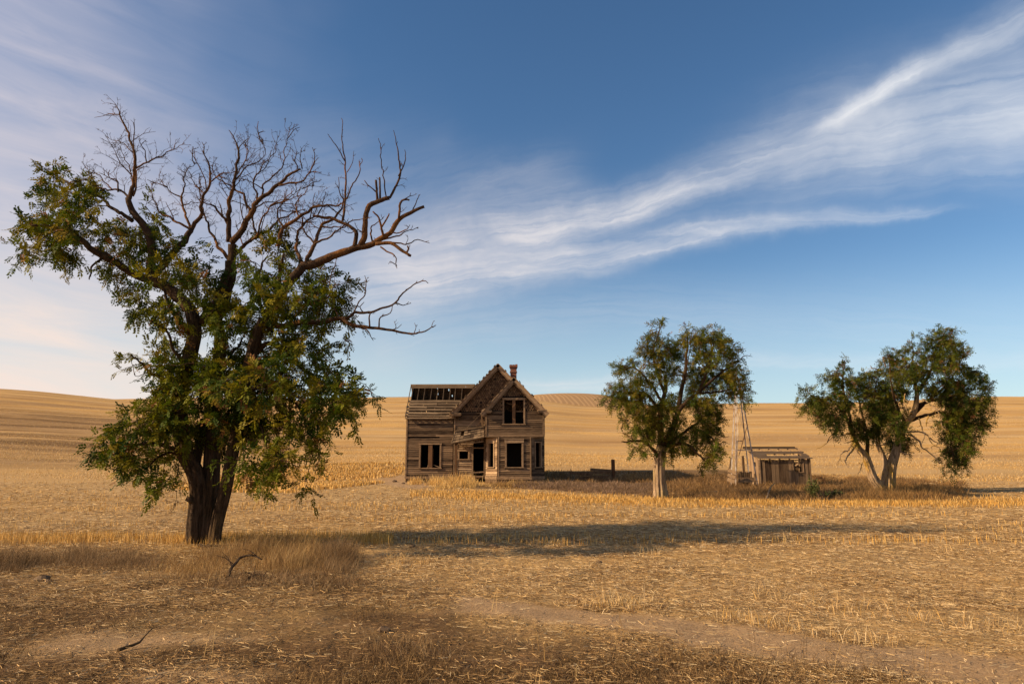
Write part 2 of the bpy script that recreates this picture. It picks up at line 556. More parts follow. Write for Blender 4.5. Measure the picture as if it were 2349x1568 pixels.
gold = n.mix(n.mapr(fine, .3, .7), (.38, .21, .062), (.58, .35, .12))
sepp = n.new('ShaderNodeSeparateXYZ'); n.l.new(ob, sepp.inputs[0])
far = n.mapr(sepp.outputs[1], 30, 95, 0, 1, True)
pale = n.mix(n.mapr(fine, .3, .7), (.36, .23, .10), (.60, .41, .20))
hill = n.mix(n.mapr(band, .40, .60), gold, pale)
hill = n.mix(n.math('MULTIPLY', n.mapr(band2, .48, .64), .6), hill, (.30, .175, .075))
bline = n.noise(n.coords((.018, .15, 0), vec=ob), 1., 8, .75, .6)
hill = n.mix(n.math('MULTIPLY', n.mapr(bline, .48, .62), .5), hill, (.22, .125, .052))
hill = n.mix(n.math('MULTIPLY', n.mapr(patch, .52, .68), .4), hill, (.60, .36, .12))
near = n.mix(n.math('MULTIPLY', n.mapr(soil_n, .50, .66), .55), straw, soil)
near = n.mix(n.math('MULTIPLY', n.mapr(patch, .45, .62), .35), near, gold)
brown = n.mix(n.mapr(bline, .42, .58), (.32, .195, .088), (.13, .072, .03))
hill = n.mix(n.math('MULTIPLY', n.attr('furrow'), n.mapr(n.math('ADD', n.math('MULTIPLY', bline, .6), n.math('MULTIPLY', band2, .5)), .42, .60, .45, 1.)), hill, brown)
c = n.mix(far, near, hill)
dark_cover = n.mix(n.mapr(straw_n, .42, .72), (.042, .024, .011), (.31, .185, .075))  # dark brown colour for the foreground zone
dark_cover = n.mix(n.mapr(soil_n, .40, .70), dark_cover, (.15, .088, .045))
c = n.mix(n.attr('dark'), c, dark_cover)
c = n.mix(n.attr('soil'), c, soil)
weedy = n.mix(n.mapr(straw_n, .35, .7), (.07, .042, .02), (.24, .14, .062))
c = n.mix(n.math('MULTIPLY', n.attr('weed'), .9), c, weedy)
rows = n.new('ShaderNodeTexWave', wave_type='BANDS', bands_direction='X'); rows.inputs['Scale'].default_value = .13
rows.inputs['Distortion'].default_value = 4.5; rows.inputs['Detail'].default_value = 2
n.l.new(n.coords((1, .16, 0), vec=ob), rows.inputs['Vector'])
tilled = n.mix(n.mapr(rows.outputs[0], .55, .9), (.30, .185, .09), (.40, .25, .12))
c = n.mix(n.attr('till'), c, tilled)
n.l.new(c, b.inputs['Base Color'])
hh = n.math('ADD', n.math('MULTIPLY', soil_n, .5), n.math('ADD', n.math('MULTIPLY', straw_n, .28), n.math('MULTIPLY', fine, .25)))
n.l.new(n.bump(hh, .9, .06), b.inputs['Normal'])
b.inputs['Specular IOR Level'].default_value = .05
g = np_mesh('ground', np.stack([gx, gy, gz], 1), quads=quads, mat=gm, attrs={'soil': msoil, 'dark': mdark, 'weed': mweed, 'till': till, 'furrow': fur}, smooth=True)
tag(g, 'rolling harvested wheat field with bare soil track and stubble hills', None, None, 'structure')


# ------------------------------------------------------------------ blades of straw and grass
def sample_px(nn, px0, px1, py0, py1):
    return rng.uniform(px0, px1, nn), rng.uniform(py0, py1, nn)


def palette(nn, cols, var=.25):
    c = np.array(cols)[rng.integers(0, len(cols), nn)]
    return c * (1 + rng.uniform(-var, var, (nn, 1)))


def blades(x, y, hgt, lean, width, colr, lift=0.0, tipdark=1.0):
    """upright blades of two segments: (V, quads, tris, tint)"""
    nn = len(x)
    z = height(x, y) + lift
    th = rng.uniform(0, 2 * np.pi, nn)
    ln = np.stack([np.cos(th), np.sin(th)], 1) * (lean * rng.uniform(.2, 1, nn))[:, None]
    # blades turn their flat side anywhere, mostly across the view
    ph = rng.uniform(-.9, .9, nn)
    wv = np.stack([np.cos(ph), np.sin(ph)], 1) * (width * .5)[:, None] if np.ndim(width) else np.stack([np.cos(ph), np.sin(ph)], 1) * width * .5
    b0 = np.stack([x, y], 1)
    V = np.zeros((nn, 5, 3))
    V[:, 0, :2] = b0 - wv; V[:, 1, :2] = b0 + wv
    mid = b0 + ln * .35
    V[:, 2, :2] = mid + wv * .8; V[:, 3, :2] = mid - wv * .8
    V[:, 4, :2] = b0 + ln
    V[:, 0, 2] = z - .02; V[:, 1, 2] = z - .02
    V[:, 2, 2] = z + hgt * .55; V[:, 3, 2] = z + hgt * .55
    V[:, 4, 2] = z + hgt
    i = np.arange(nn)[:, None] * 5
    q = i + np.array([[0, 1, 2, 3]]); t = i + np.array([[3, 2, 4]])
    tint = np.repeat(colr[:, None, :], 5, 1)
    tint[:, 0] *= .9; tint[:, 1] *= .9; tint[:, 4] *= tipdark
    return V.reshape(-1, 3), q, t, tint.reshape(-1, 3)


def straws(x, y, length, width, colr, ang=None, tilt=.18):
    """cut straws lying about: flat strips a little off the ground"""
    nn = len(x)
    th = rng.uniform(0, 2 * np.pi, nn) if ang is None else ang
    z = height(x, y) + .006 + rng.uniform(0, .035, nn)
    d = np.stack([np.cos(th), np.sin(th), rng.uniform(-.3, 1, nn) * tilt], 1)
    s = np.stack([-np.sin(th), np.cos(th), rng.uniform(-.8, .8, nn)], 1)
    c = np.stack([x, y, z], 1)
    d = d * (length / 2)[:, None]; s = s * (width / 2)[:, None]
    V = np.stack([c - d - s, c + d - s, c + d + s, c - d + s], 1)
    q = np.arange(nn)[:, None] * 4 + np.arange(4)[None]
    return V.reshape(-1, 3), q, np.zeros((0, 3), int), np.repeat(colr, 4, 0)


def merge(parts):
    V = []; Q = []; T = []; C = []; o = 0
    for v, q, t, c in parts:
        V.append(v); Q.append(q + o); T.append(t + o); C.append(c); o += len(v)
    return np.concatenate(V), np.concatenate(Q), np.concatenate(T), np.concatenate(C)


def stuff(name, parts, mat, label):
    V, Q, T, C = merge(parts)
    o = np_mesh(name, V, Q, T, mat, attrs={'tint': C})
    return tag(o, label, None, None, 'stuff')


M_straw = colmat('dry_straw', .75, .12)
M_grass = colmat('dry_grass', .8, .25)
STRAWS = [(.56, .38, .17), (.62, .44, .22), (.50, .32, .13), (.70, .53, .30), (.40, .24, .09), (.24, .145, .065), (.34, .21, .10), (.17, .10, .045)]
GOLDS = [(.58, .34, .09), (.50, .27, .06), (.66, .43, .15), (.42, .22, .05)]
BROWNS = [(.10, .054, .021), (.145, .083, .032), (.22, .135, .055), (.06, .034, .015), (.32, .20, .085)]

# cut straw: everywhere on the near field, sparse on soil and in the dark zone
parts = []
for n_, py0, py1, L in ((150000, 1106, 1240, (.08, .22)), (230000, 1230, 1400, (.035, .14)), (200000, 1380, 1640, (.015, .10))):
    px, py = sample_px(n_, -120, 2470, py0, py1)
    x, y = G(px, py)
    so_, da_, we_ = masks(x, y)
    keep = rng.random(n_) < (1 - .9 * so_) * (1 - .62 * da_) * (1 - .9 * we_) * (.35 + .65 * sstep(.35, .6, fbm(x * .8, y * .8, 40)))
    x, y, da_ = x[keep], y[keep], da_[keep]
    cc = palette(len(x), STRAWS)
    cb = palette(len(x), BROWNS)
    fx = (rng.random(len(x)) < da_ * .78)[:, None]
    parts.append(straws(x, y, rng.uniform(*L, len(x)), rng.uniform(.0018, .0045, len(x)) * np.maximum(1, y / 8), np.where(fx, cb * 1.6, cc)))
stuff('straw_litter', parts, M_straw, 'pale cut straw strewn over the near field')

# stubble: short stiff bunches in drilled rows
parts = []
def stub(n_, px0, px1, py0, py1, hgt, wid, accept, cols=GOLDS, lean=.05):
    px, py = sample_px(n_, px0, px1, py0, py1)
    x, y = G(px, py)
    k_ = rng.random(n_) < accept(x, y, px, py)
    x, y = x[k_], y[k_]
    so_, da_, we_ = masks(x, y)
    k_ = rng.random(len(x)) < (1 - so_) * (1 - .93 * da_) * (1 - we_)
    x, y = x[k_], y[k_]
    parts.append(blades(x, y, rng.uniform(*hgt, len(x)), np.full(len(x), lean), np.full(len(x), wid) * np.clip(y / 16, 1, 2.2), palette(len(x), cols, .2)))

hb = lambda x, y: sstep(.42, .66, fbm(x * .012, y * .13 + x * .012, 61, 4))
stub(260000, -60, 2410, 905, 1104, (.05, .15), .012, lambda x, y, px, py: .12 + .8 * hb(x, y), cols=GOLDS + STRAWS[:4])
stub(50000, -60, 2410, 1100, 1250, (.08, .2), .010, lambda x, y, px, py: .02 + .5 * sstep(.56, .66, fbm(x * .11, y * .75, 62, 4)))
# bright strip of uncut stubble in front of the weeds
stub(52000, 940, 2349, 1124, 1166, (.06, .19), .009, lambda x, y, px, py: np.exp(-((py - (1132 + np.clip((px - 960) / 600, 0, 1) * 22)) / 9.) ** 2) * (.35 + .65 * sstep(.3, .6, vnoise(x * .45, y * 1.2, 64))), lean=.09)
# strip behind the near tree, and ragged rows along the soil track
stub(26000, -40, 900, 1222, 1262, (.03, .21), .006, lambda x, y, px, py: np.exp(-((py - 1240) / 10.) ** 2) * (.25 + .75 * sstep(.4, .6, vnoise(x * .8, y * .8, 66))))
rowl = [(860, 1282), (1000, 1302), (1120, 1322), (1220, 1340), (1330, 1368), (1480, 1402), (1700, 1428), (1900, 1462), (2100, 1490), (2349, 1512)]
rx = np.array([p[0] for p in rowl], float); ry = np.array([p[1] for p in rowl], float)
stub(46000, 880, 2400, 1260, 1540, (.05, .17), .0048, lambda x, y, px, py: (np.exp(-((py - np.interp(px, rx, ry)) / 13.) ** 2) * .9 + .20 * np.exp(-((py - np.interp(px, rx, ry) + 60) / 26.) ** 2)) * sstep(.5, .78, vnoise(x * 1.3, y * 1.3, 67)), cols=GOLDS[:1] + STRAWS[:5], lean=.13)
stub(9000, 1250, 2400, 1200, 1480, (.06, .2), .0055, lambda x, y, px, py: sstep(.72, .80, vnoise(x * .9, y * .9, 69)) * .9, cols=GOLDS[:1] + STRAWS[:5], lean=.14)
# drilled rows swinging round the bare yard beside the house
c0 = np.array(G(np.array([905.]), np.array([1102.]))).ravel()
for r_ in np.arange(1.9, 13.5, .62):
    nb = int(170 * r_)
    an = rng.uniform(R(95), R(262), nb); rr_lim = 0
    rr = r_ + rng.normal(0, .05, nb)
    x = c0[0] + np.cos(an) * rr * 1.05; y = c0[1] + np.sin(an) * rr * 1.35
    k_ = (rng.random(nb) < .3 + .7 * sstep(.3, .5, vnoise(x * .5, y * .5, 71))) & (y < 66)
    x, y = x[k_], y[k_]
    parts.append(blades(x, y, rng.uniform(.12, .26, len(x)), np.full(len(x), .06), np.full(len(x), .055), palette(len(x), GOLDS[:3] + STRAWS[:1], .2)))
stuff('stubble', parts, M_straw, 'golden wheat stubble standing in drilled rows')

# tall dry grass and weeds
def ground_clumps(n_cl, per, px0, px1, py0, py1, accept, hgt, wid, lean, cols, spread, mf=.9):
    px, py = sample_px(n_cl, px0, px1, py0, py1)
    ac = accept(px, py)
    k_ = rng.random(n_cl) < ac
    x, y = G(px[k_], py[k_])
    sc = rng.uniform(.6, 1.2, len(x)) * (.35 + 1.15 * sstep(.3, .7, fbm(x * mf, y * mf, 91, 3))) * (.3 + .7 * ac[k_])
    x = np.repeat(x, per); y = np.repeat(y, per); sc = np.repeat(sc, per)
    ccl = np.repeat(palette(int(k_.sum()), cols, .15), per, 0) * (1 + rng.uniform(-.25, .25, (len(x), 1)))
    x = x + rng.normal(0, spread, len(x)); y = y + rng.normal(0, spread, len(x))
    ok = y > 3.2
    x, y, sc, ccl = x[ok], y[ok], sc[ok], ccl[ok]
    return blades(x, y, rng.uniform(*hgt, len(x)) * sc, lean * sc * np.ones(len(x)), wid * np.maximum(1, y / 12) * np.ones(len(x)), ccl)

ell = lambda px, py, cx, cy, rx_, ry_: sstep(1.15, .35, np.sqrt(((px - cx) / rx_) ** 2 + ((py - cy) / ry_) ** 2))
HAY0 = [(.50, .34, .15)]
TAN = [(.36, .21, .07), (.28, .155, .05), (.42, .26, .105), (.20, .11, .036)]
DUN = [(.19, .112, .05), (.25, .155, .075), (.14, .08, .035), (.31, .21, .11)]
parts = [
    ground_clumps(3200, 18, -60, 400, 1262, 1318, lambda px, py: np.maximum(ell(px, py, 250, 1290, 170, 30), ell(px, py, 0, 1290, 130, 26)) * (.25 + .75 * sstep(.3, .6, vnoise(px / 40, py / 12, 55))), (.06, .34), .0034, .26, DUN, .13, 1.5),
    ground_clumps(5200, 18, 370, 830, 1255, 1340, lambda px, py: np.maximum.reduce([ell(px, py, 470, 1292, 110, 42), ell(px, py, 640, 1286, 150, 44), ell(px, py, 735, 1292, 70, 40) * .8]) * (1 - ell(px, py, 560, 1325, 60, 26)) * (.3 + .7 * sstep(.3, .6, vnoise(px / 45, py / 13, 56))), (.06, .38), .0032, .30, TAN + DUN[:2] + HAY0, .14, 1.5),
    ground_clumps(420, 14, 760, 800, 1265, 1325, lambda px, py: ell(px, py, 772, 1295, 34, 36), (.1, .32), .0034, .26, DUN, .12),
    ground_clumps(700, 12, 300, 830, 1325, 1350, lambda px, py: .5 + 0 * px, (.06, .2), .005, .25, DUN, .14),
]
stuff('dry_grass', parts, M_grass, 'tall dry grass growing around the big tree')
HAY = [(.58, .37, .13), (.66, .45, .19), (.50, .29, .085)]
MAUVE = [(.24, .155, .10), (.29, .19, .125), (.20, .125, .075)]
RUST = [(.30, .165, .055), (.24, .13, .045), (.35, .21, .085), (.18, .10, .04)]
parts = [
    ground_clumps(520, 24, 985, 1120, 1096, 1122, lambda px, py: ell(px, py, 1040, 1108, 70, 15), (.2, .62), .006, .34, HAY, .22),
    ground_clumps(160, 14, 935, 990, 1100, 1112, lambda px, py: ell(px, py, 955, 1105, 22, 9), (.15, .4), .006, .22, HAY, .14),
    ground_clumps(330, 16, 1110, 1240, 1100, 1122, lambda px, py: ell(px, py, 1175, 1110, 75, 13), (.08, .32), .006, .25, TAN + HAY[:1], .18),
    ground_clumps(4200, 16, 1180, 1500, 1108, 1140, lambda px, py: sstep(1106 + (px - 1180) * .010, 1112, py) * sstep(1122 + (px - 1180) * .058, 1114 + (px - 1180) * .058, py), (.07, .27), .006, .28, MAUVE + DUN[:2], .16),
    ground_clumps(900, 12, 1240, 1560, 1085, 1110, lambda px, py: .7 + 0 * px, (.1, .4), .007, .28, DUN + RUST, .22),
    ground_clumps(7500, 15, 1500, 2215, 1080, 1152, lambda px, py: sstep(1080 + np.abs(px - 1700) * .04, 1092 + np.abs(px - 1700) * .04, py) * sstep(1152, 1143, py) * sstep(.30, .52, vnoise(px / 42, py / 11, 77) + .12), (.05, .30), .006, .32, RUST + DUN[:2], .2),
    ground_clumps(1300, 18, 1920, 2215, 1116, 1150, lambda px, py: np.maximum(ell(px, py, 2090, 1135, 125, 20), ell(px, py, 1990, 1136, 60, 16)), (.08, .40), .006, .27, TAN + RUST[:2], .2),
    ground_clumps(300, 16, 1745, 1890, 1094, 1110, lambda px, py: ell(px, py, 1815, 1102, 70, 9), (.12, .42), .006, .22, TAN, .16),
]
stuff('weeds', parts, M_grass, 'dry brown weeds round the house, windmill and shed')
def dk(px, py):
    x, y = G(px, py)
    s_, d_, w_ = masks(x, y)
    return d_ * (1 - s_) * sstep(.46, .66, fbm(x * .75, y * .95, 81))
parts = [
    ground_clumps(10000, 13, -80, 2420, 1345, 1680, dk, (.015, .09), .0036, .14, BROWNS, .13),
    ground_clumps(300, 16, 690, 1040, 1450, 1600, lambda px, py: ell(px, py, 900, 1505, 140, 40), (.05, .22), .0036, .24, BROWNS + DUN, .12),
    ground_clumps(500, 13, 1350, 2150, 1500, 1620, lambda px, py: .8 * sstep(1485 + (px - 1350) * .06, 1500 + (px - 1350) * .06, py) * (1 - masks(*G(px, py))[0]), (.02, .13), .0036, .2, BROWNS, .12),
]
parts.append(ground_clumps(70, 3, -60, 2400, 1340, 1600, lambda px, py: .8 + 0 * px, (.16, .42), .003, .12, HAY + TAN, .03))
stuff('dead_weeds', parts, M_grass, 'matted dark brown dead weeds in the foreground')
# ------------------------------------------------------------------ bark
def bark(name, deep, ridge, lichen, lich_amt, scale=9.):
    m, n, b = material(name)
    g = n.noise(n.coords((scale, scale, scale * .16)), 1.5, 7, .65, .6)
    f = n.noise(n.coords((40, 40, 14)), 1.2, 5, .6)
    big = n.noise(n.coords((1.1, 1.1, .8)), 1.2, 4, .6)
    c = n.mix(n.mapr(g, .33, .62), deep, ridge)
    c = n.mix(n.math('MULTIPLY', n.mapr(f, .4, .7), .35), c, tuple(q * 1.35 for q in ridge))
    up = n.math('ADD', big, n.math('MULTIPLY', f, .3))
    c = n.mix(n.math('MULTIPLY', n.mapr(up, .62, .78), lich_amt), c, lichen)
    n.l.new(c, b.inputs['Base Color'])
    n.l.new(n.bump(n.math('ADD', g, n.math('MULTIPLY', f, .35)), .9, .04), b.inputs['Normal'])
    b.inputs['Specular IOR Level'].default_value = .1
    return m


M_bark_big = bark('dark_furrowed_bark', (.008, .005, .003), (.080, .051, .032), (.15, .085, .018), .3)
M_bark_dead = bark('bare_limb_bark', (.016, .009, .005), (.078, .042, .023), (.25, .10, .02), .45)
M_bark_limb = bark('limb_bark_with_shade', (.012, .007, .004), (.055, .031, .018), (.15, .09, .02), .3)  # shade from the leaves is put into this darker limb colour
M_bark_tan = bark('tan_furrowed_bark', (.022, .012, .007), (.38, .265, .165), (.30, .22, .04), .35, 7.)
M_bark_lich = bark('lichen_covered_bark', (.04, .023, .012), (.42, .29, .175), (.40, .23, .03), .75, 7.)
M_leaf = colmat('green_leaflets', .62, .30, .12)


def trunk_tube(mb, path, step=.05, nside=56, ridge=.24, k=9, seed=0, tone=.5):
    """path rows: x,y,z,r  - a furrowed bole"""
    p = smooth_path(path, step)
    m = len(p)
    s = np.concatenate([[0], np.cumsum(np.linalg.norm(np.diff(p[:, :3], axis=0), axis=1))])
    ang = np.arange(nside) * 2 * np.pi / nside
    A, S_ = np.meshgrid(ang, s)
    ph = (fbm(S_ * .9 + 9, A * 0 + seed, seed) - .5) * 3 + S_ * .35
    f1 = np.abs(np.sin(k * .5 * A + ph + 1.6 * (vnoise(np.cos(A) * 2 + 5, S_ * 1.3 + np.sin(A) * 2, seed + 5) - .5)))
    f2 = np.abs(np.sin(k * 1.0 * A - ph * .7 + 2.5 * vnoise(np.sin(A) * 3 + 5, S_ * 2.2, seed + 8)))
    pr = 1 + ridge * (f1 ** .6 - .75) + ridge * .5 * (f2 ** .6 - .75) + .16 * (vnoise(np.cos(A) * .9 + 3, np.sin(A) * .9 + S_ * .5, seed + 2) - .5)
    v, f = tube_np(p[:, :3], p[:, 3], nside, pr)
    f += [tuple((m - 1) * nside + i for i in range(nside))]
    mb.add(v, f, tone)
    return p


def crooked(p, amt, seed):
    """small kinks along a path"""
    s = np.arange(len(p))
    q = p.copy()
    for a in range(3):
        q[:, a] += (fbm(s * .35 + 11 * a, s * 0 + seed, seed + a, 3) - .5) * amt * np.minimum(1, s / 4.)
    return q


class Tree:
    def __init__(t, Y, px_base, seed):
        t.Y = Y; t.seed = seed
        t.trunk = MB(); t.loose = []; t.limbs = MB(); t.dead = MB(); t.nodes = []; t.deadpaths = []
        t.rg = np.random.default_rng(seed)
        x, y = float(P(*px_base, Y)[0]), Y
        t.base = np.array([x, y, float(height(x, y))])

    def pt(t, px, py, dy=0.):
        return P(px, py, t.Y + dy)

    def limb(t, pts, r0, r1, dy0=0., dy1=0., dead=False, bole=False, amt=.10, node=True, **kw):
        """pts: photo points of the limb; it swings from depth dy0 to dy1"""
        m = len(pts)
        path = np.array([np.append(t.pt(p[0], p[1], dy0 + (dy1 - dy0) * i / max(1, m - 1) + (p[2] if len(p) > 2 else 0)), r0 + (r1 - r0) * i / max(1, m - 1)) for i, p in enumerate(pts)])
        if bole:
            p = trunk_tube(t.trunk, path, **kw)
        else:
            p = crooked(smooth_path(path, max(.06, r0 * .9)), amt, t.seed + len(t.nodes) % 997)
            p[:, 3] *= 1 + .12 * (t.rg.random(len(p)) - .5)
            (t.dead if dead else t.limbs).tube(p[:, :3], np.maximum(p[:, 3], .004), 8 if r0 > .03 else 5)
        if node: t.nodes += [q[:3] for q in p]
        if dead: t.deadpaths.append(p)
        return p

    def twigs(t, p, dens, L, depth=2, up=.35, start=.15, r=.008, mb=None):
        """bare twigs along a limb path"""
        mb = mb or t.dead
        s = np.concatenate([[0], np.cumsum(np.linalg.norm(np.diff(p[:, :3], axis=0), axis=1))])
        nt = max(1, int(s[-1] * dens * (1 - start)))
        for i in range(nt):
            u = t.rg.uniform(start, 1.0) * s[-1]
            j = min(len(p) - 2, int(np.searchsorted(s, u)))
            a = p[j, :3]
            tg = p[min(j + 1, len(p) - 1), :3] - p[max(j - 1, 0), :3]; tg /= np.linalg.norm(tg) + 1e-9
            d = t.rg.normal(0, 1, 3); d -= tg * (d @ tg); d /= np.linalg.norm(d) + 1e-9
            d = d * .8 + tg * .55 + np.array([0, 0, up]); d /= np.linalg.norm(d)
            ln = L * t.rg.uniform(.35, 1.1) * (1 - .4 * u / s[-1])
            m = 5
            q = np.zeros((m, 4)); q[0, :3] = a
            for e in range(1, m):
                d = d + t.rg.normal(0, .26, 3) + np.array([0, 0, .04]); d /= np.linalg.norm(d)
                q[e, :3] = q[e - 1, :3] + d * ln / (m - 1)
            q[:, 3] = np.linspace(r, max(.0022, r * .4), m)
            mb.tube(q[:, :3], q[:, 3], 4, cap=False)
            if depth > 0: t.twigs(q, max(3.2 / ln, 1) * .9, ln * .55, depth - 1, up * .7, .15, max(.003, r * .6), mb)

    def foliage(t, clumps, dens, zspan, leafL, pairs, cols, odd, per=8, spray=(.25, .6), droop=.5, gap=.36, connect=True, twig_r=.006, thick=1.0, bias=None):
        """clumps: photo ellipses (x, y, rx, ry); each is filled with leafy sprays in depth as well"""
        rg = t.rg
        A = []; Cn = []
        k = t.Y / F
        for ci, (cx, cy, rx, ry) in enumerate(clumps):
            zc = rg.uniform(-1, 1) * zspan + (bias(cx, cy) if bias else 0)
            nz = max(3, int(dens * np.pi * rx * ry * k * k))
            q = rg.normal(0, 1, (nz, 3)); q /= np.linalg.norm(q, axis=1, keepdims=True)
            q *= (rg.random((nz, 1)) ** .45)
            px = cx + q[:, 0] * rx; py = cy + q[:, 1] * ry; dz = zc + q[:, 2] * min(rx, ry * 1.3) * k
            kp = vnoise(px / 24 + 50, py / 20, t.seed) + .15 * (vnoise(px / 9, py / 9, t.seed + 1) - .5) > gap
            for a_, b_, c_ in zip(px[kp], py[kp], dz[kp]):
                A.append(t.pt(a_, b_, c_)); Cn.append(t.pt(cx, cy, zc))
        A = np.array(A); Cn = np.array(Cn)
        nodes = np.array(t.nodes)
        # order outwards and tie every spray to the nearest wood
        d0 = np.min(np.linalg.norm(A[:, None, :] - nodes[None, ::3, :], axis=2), axis=1) if len(nodes) else np.zeros(len(A))
        order = np.argsort(d0)
        N = np.zeros((len(nodes) + 3 * len(A), 3)); N[:len(nodes)] = nodes; cnt = len(nodes)
        out = np.zeros_like(A)
        for i in order:
            dd = np.linalg.norm(N[:cnt] - A[i], axis=1) + .35 * np.maximum(0, N[:cnt, 2] - A[i][2]) * (droop < .3)
            j = int(np.argmin(dd)); b0 = N[j]; v = A[i] - b0; L = np.linalg.norm(v) + 1e-6
            out[i] = v / L
            if connect and L > .05:
                mid = b0 + v * .5 + rg.normal(0, .06 * min(1, L), 3) + np.array([0, 0, .05 * L])
                pth = np.stack([b0, b0 * .3 + mid * .7, mid * .35 + A[i] * .65 + rg.normal(0, .02, 3), A[i]])
                r_ = min(twig_r * (1 + 2.2 * L), .03)
                t.limbs.tube(pth, np.linspace(r_, twig_r * .55, 4), 4, cap=False)
                N[cnt] = pth[1]; N[cnt + 1] = pth[2]; N[cnt + 2] = A[i]; cnt += 3
        # leaves along each spray
        S_ = len(A)
        tocen = A - Cn; tocen /= np.linalg.norm(tocen, axis=1, keepdims=True) + 1e-6
        sd_ = out * .5 + tocen * .7 + rg.normal(0, .45, (S_, 3)) + np.array([0, 0, -.25 * droop])
        sd_ /= np.linalg.norm(sd_, axis=1, keepdims=True)
        sl = rg.uniform(*spray, S_)
        for_i = np.repeat(np.arange(S_), per)
        tt = np.tile((np.arange(per) + .5) / per, S_) + rg.uniform(-.05, .05, S_ * per)
        base = A[for_i] + sd_[for_i] * (sl[for_i] * tt)[:, None] + np.array([0, 0, -1.0]) * (droop * .35 * sl[for_i] * tt ** 2)[:, None]
        if connect:
            for i in range(0, S_):
                e = A[i] + sd_[i] * sl[i] + np.array([0, 0, -droop * .35 * sl[i]])
                t.limbs.tube(np.stack([A[i], A[i] * .5 + e * .5 + np.array([0, 0, droop * .08 * sl[i]]), e]), np.array([.005, .004, .0025]) * thick, 3, cap=False)
        M = S_ * per
        rd = rg.normal(0, 1, (M, 3))
        ax = sd_[for_i] * .55 + rd * .62 + np.array([0, 0, -.28 * droop]); ax /= np.linalg.norm(ax, axis=1, keepdims=True)
        upv = np.array([0, 0, 1.0]) + rg.normal(0, .45, (M, 3))
        s = np.cross(ax, upv); s /= np.linalg.norm(s, axis=1, keepdims=True) + 1e-6
        nn = np.cross(s, ax)
        L = leafL * rg.uniform(.65, 1.2, M)
        tintc = np.array(cols)[rg.integers(0, len(cols), S_)][for_i] * rg.uniform(.75, 1.25, (M, 1))
        od = rg.random(M) < .03
        odd_c = np.array(odd)[rg.integers(0, len(odd), M)]
        sp_odd = (rg.random(S_) < .035)[for_i] & (rg.random(M) < .6)
        tintc = np.where((od | sp_odd)[:, None], odd_c, tintc)
        # leaflets
        nl = pairs * 2 + 1
        V = np.zeros((M, nl, 4, 3)); li = 0
        dr = L * .28 * droop
        for p_ in range(pairs + 1):
            u = .25 + .75 * p_ / pairs
            o = base + ax * (L * u)[:, None] + np.array([0, 0, -1.0]) * (dr * u * u)[:, None]
            for sg in ((-1, 1) if p_ < pairs else (0,)):
                dirv = s * (.9 * sg) + ax * (.45 if sg else 1.0) + nn * rg.uniform(-.25, .1, (M, 1)) + rg.normal(0, .12, (M, 3))
                dirv /= np.linalg.norm(dirv, axis=1, keepdims=True)
                ll = L * (.37 * (1 - .25 * abs(u - .6))) * rg.uniform(.85, 1.15, M)
                wdir = np.cross(nn, dirv); wdir /= np.linalg.norm(wdir, axis=1, keepdims=True) + 1e-6
                wdir = wdir + nn * rg.uniform(-.35, .35, (M, 1))
                ww = ll * .26
                V[:, li, 0] = o; V[:, li, 2] = o + dirv * ll[:, None]
                md = o + dirv * (ll * .52)[:, None]
                V[:, li, 1] = md + wdir * ww[:, None]; V[:, li, 3] = md - wdir * ww[:, None]
                li += 1
        C = np.repeat(tintc, nl * 4, 0)
        q = np.arange(M * nl)[:, None] * 4 + np.arange(4)[None]
        return V.reshape(-1, 3), q, C

    def finish(t, name, label, bark_m, dead_m, leaves):
        root = tag(empty(name, t.base), label, 'tree')
        off = t.base
        t.trunk.v = [(a - off[0], b - off[1], c - off[2]) for a, b, c in t.trunk.v]
        t.trunk.build('trunk', bark_m, root, True)
        t.limbs.v = [(a - off[0], b - off[1], c - off[2]) for a, b, c in t.limbs.v]
        t.limbs.build('branches', M_bark_limb, root, True)
        if t.dead.n:
            t.dead.v = [(a - off[0], b - off[1], c - off[2]) for a, b, c in t.dead.v]
            tag(t.dead.build('bare_branches', dead_m, root, True), 'leafless dead limbs and twigs')
        for q in t.loose:
            q.v = [(a - off[0], b - off[1], c - off[2]) for a, b, c in q.v]
            tag(q.build('bare_branch', dead_m, root, True), 'leafless dead branch')
        V, q, C = leaves
        np_mesh('crown', V - off, q, None, M_leaf, root, attrs={'tint': C})
        return root


GREENS = [(.060, .084, .005), (.096, .112, .006), (.030, .052, .005), (.136, .138, .007), (.18, .15, .009)]
ODD = [(.26, .19, .03), (.24, .11, .03), (.32, .24, .04), (.20, .09, .03)]

# ------------------------------------------------------------------ the big half-dead tree
T = Tree(13.6, (465, 1252), 101)
tr = T.trunk
L_ = T.limb
# three boles grown together
L_([(450, 1262), (450, 1200), (456, 1130), (448, 1085), (424, 1035), (412, 960), (420, 880), (440, 800), (447, 760), (440, 715)], .165, .12, 0, -.15, bole=True, k=9, seed=3)
L_([(474, 1262, .05), (476, 1200), (482, 1120), (488, 1030), (492, 930), (500, 850), (505, 780), (497, 735)], .185, .10, .05, .3, bole=True, k=10, seed=4)
L_([(489, 1262, -.03), (497, 1200), (515, 1130), (531, 1050), (545, 980), (560, 900), (573, 830), (590, 770), (607, 730)], .115, .10, -.05, -.25, bole=True, k=7, seed=5)
L_([(430, 1262, .1), (441, 1200), (447, 1130), (450, 1060), (470, 960)], .09, .08, .1, .2, bole=True, k=6, seed=6, nside=28)
tr.tube([T.pt(448, 1150, -.12), T.pt(438, 1148, -.18), T.pt(427, 1142, -.22)], [.055, .05, .042], 10)
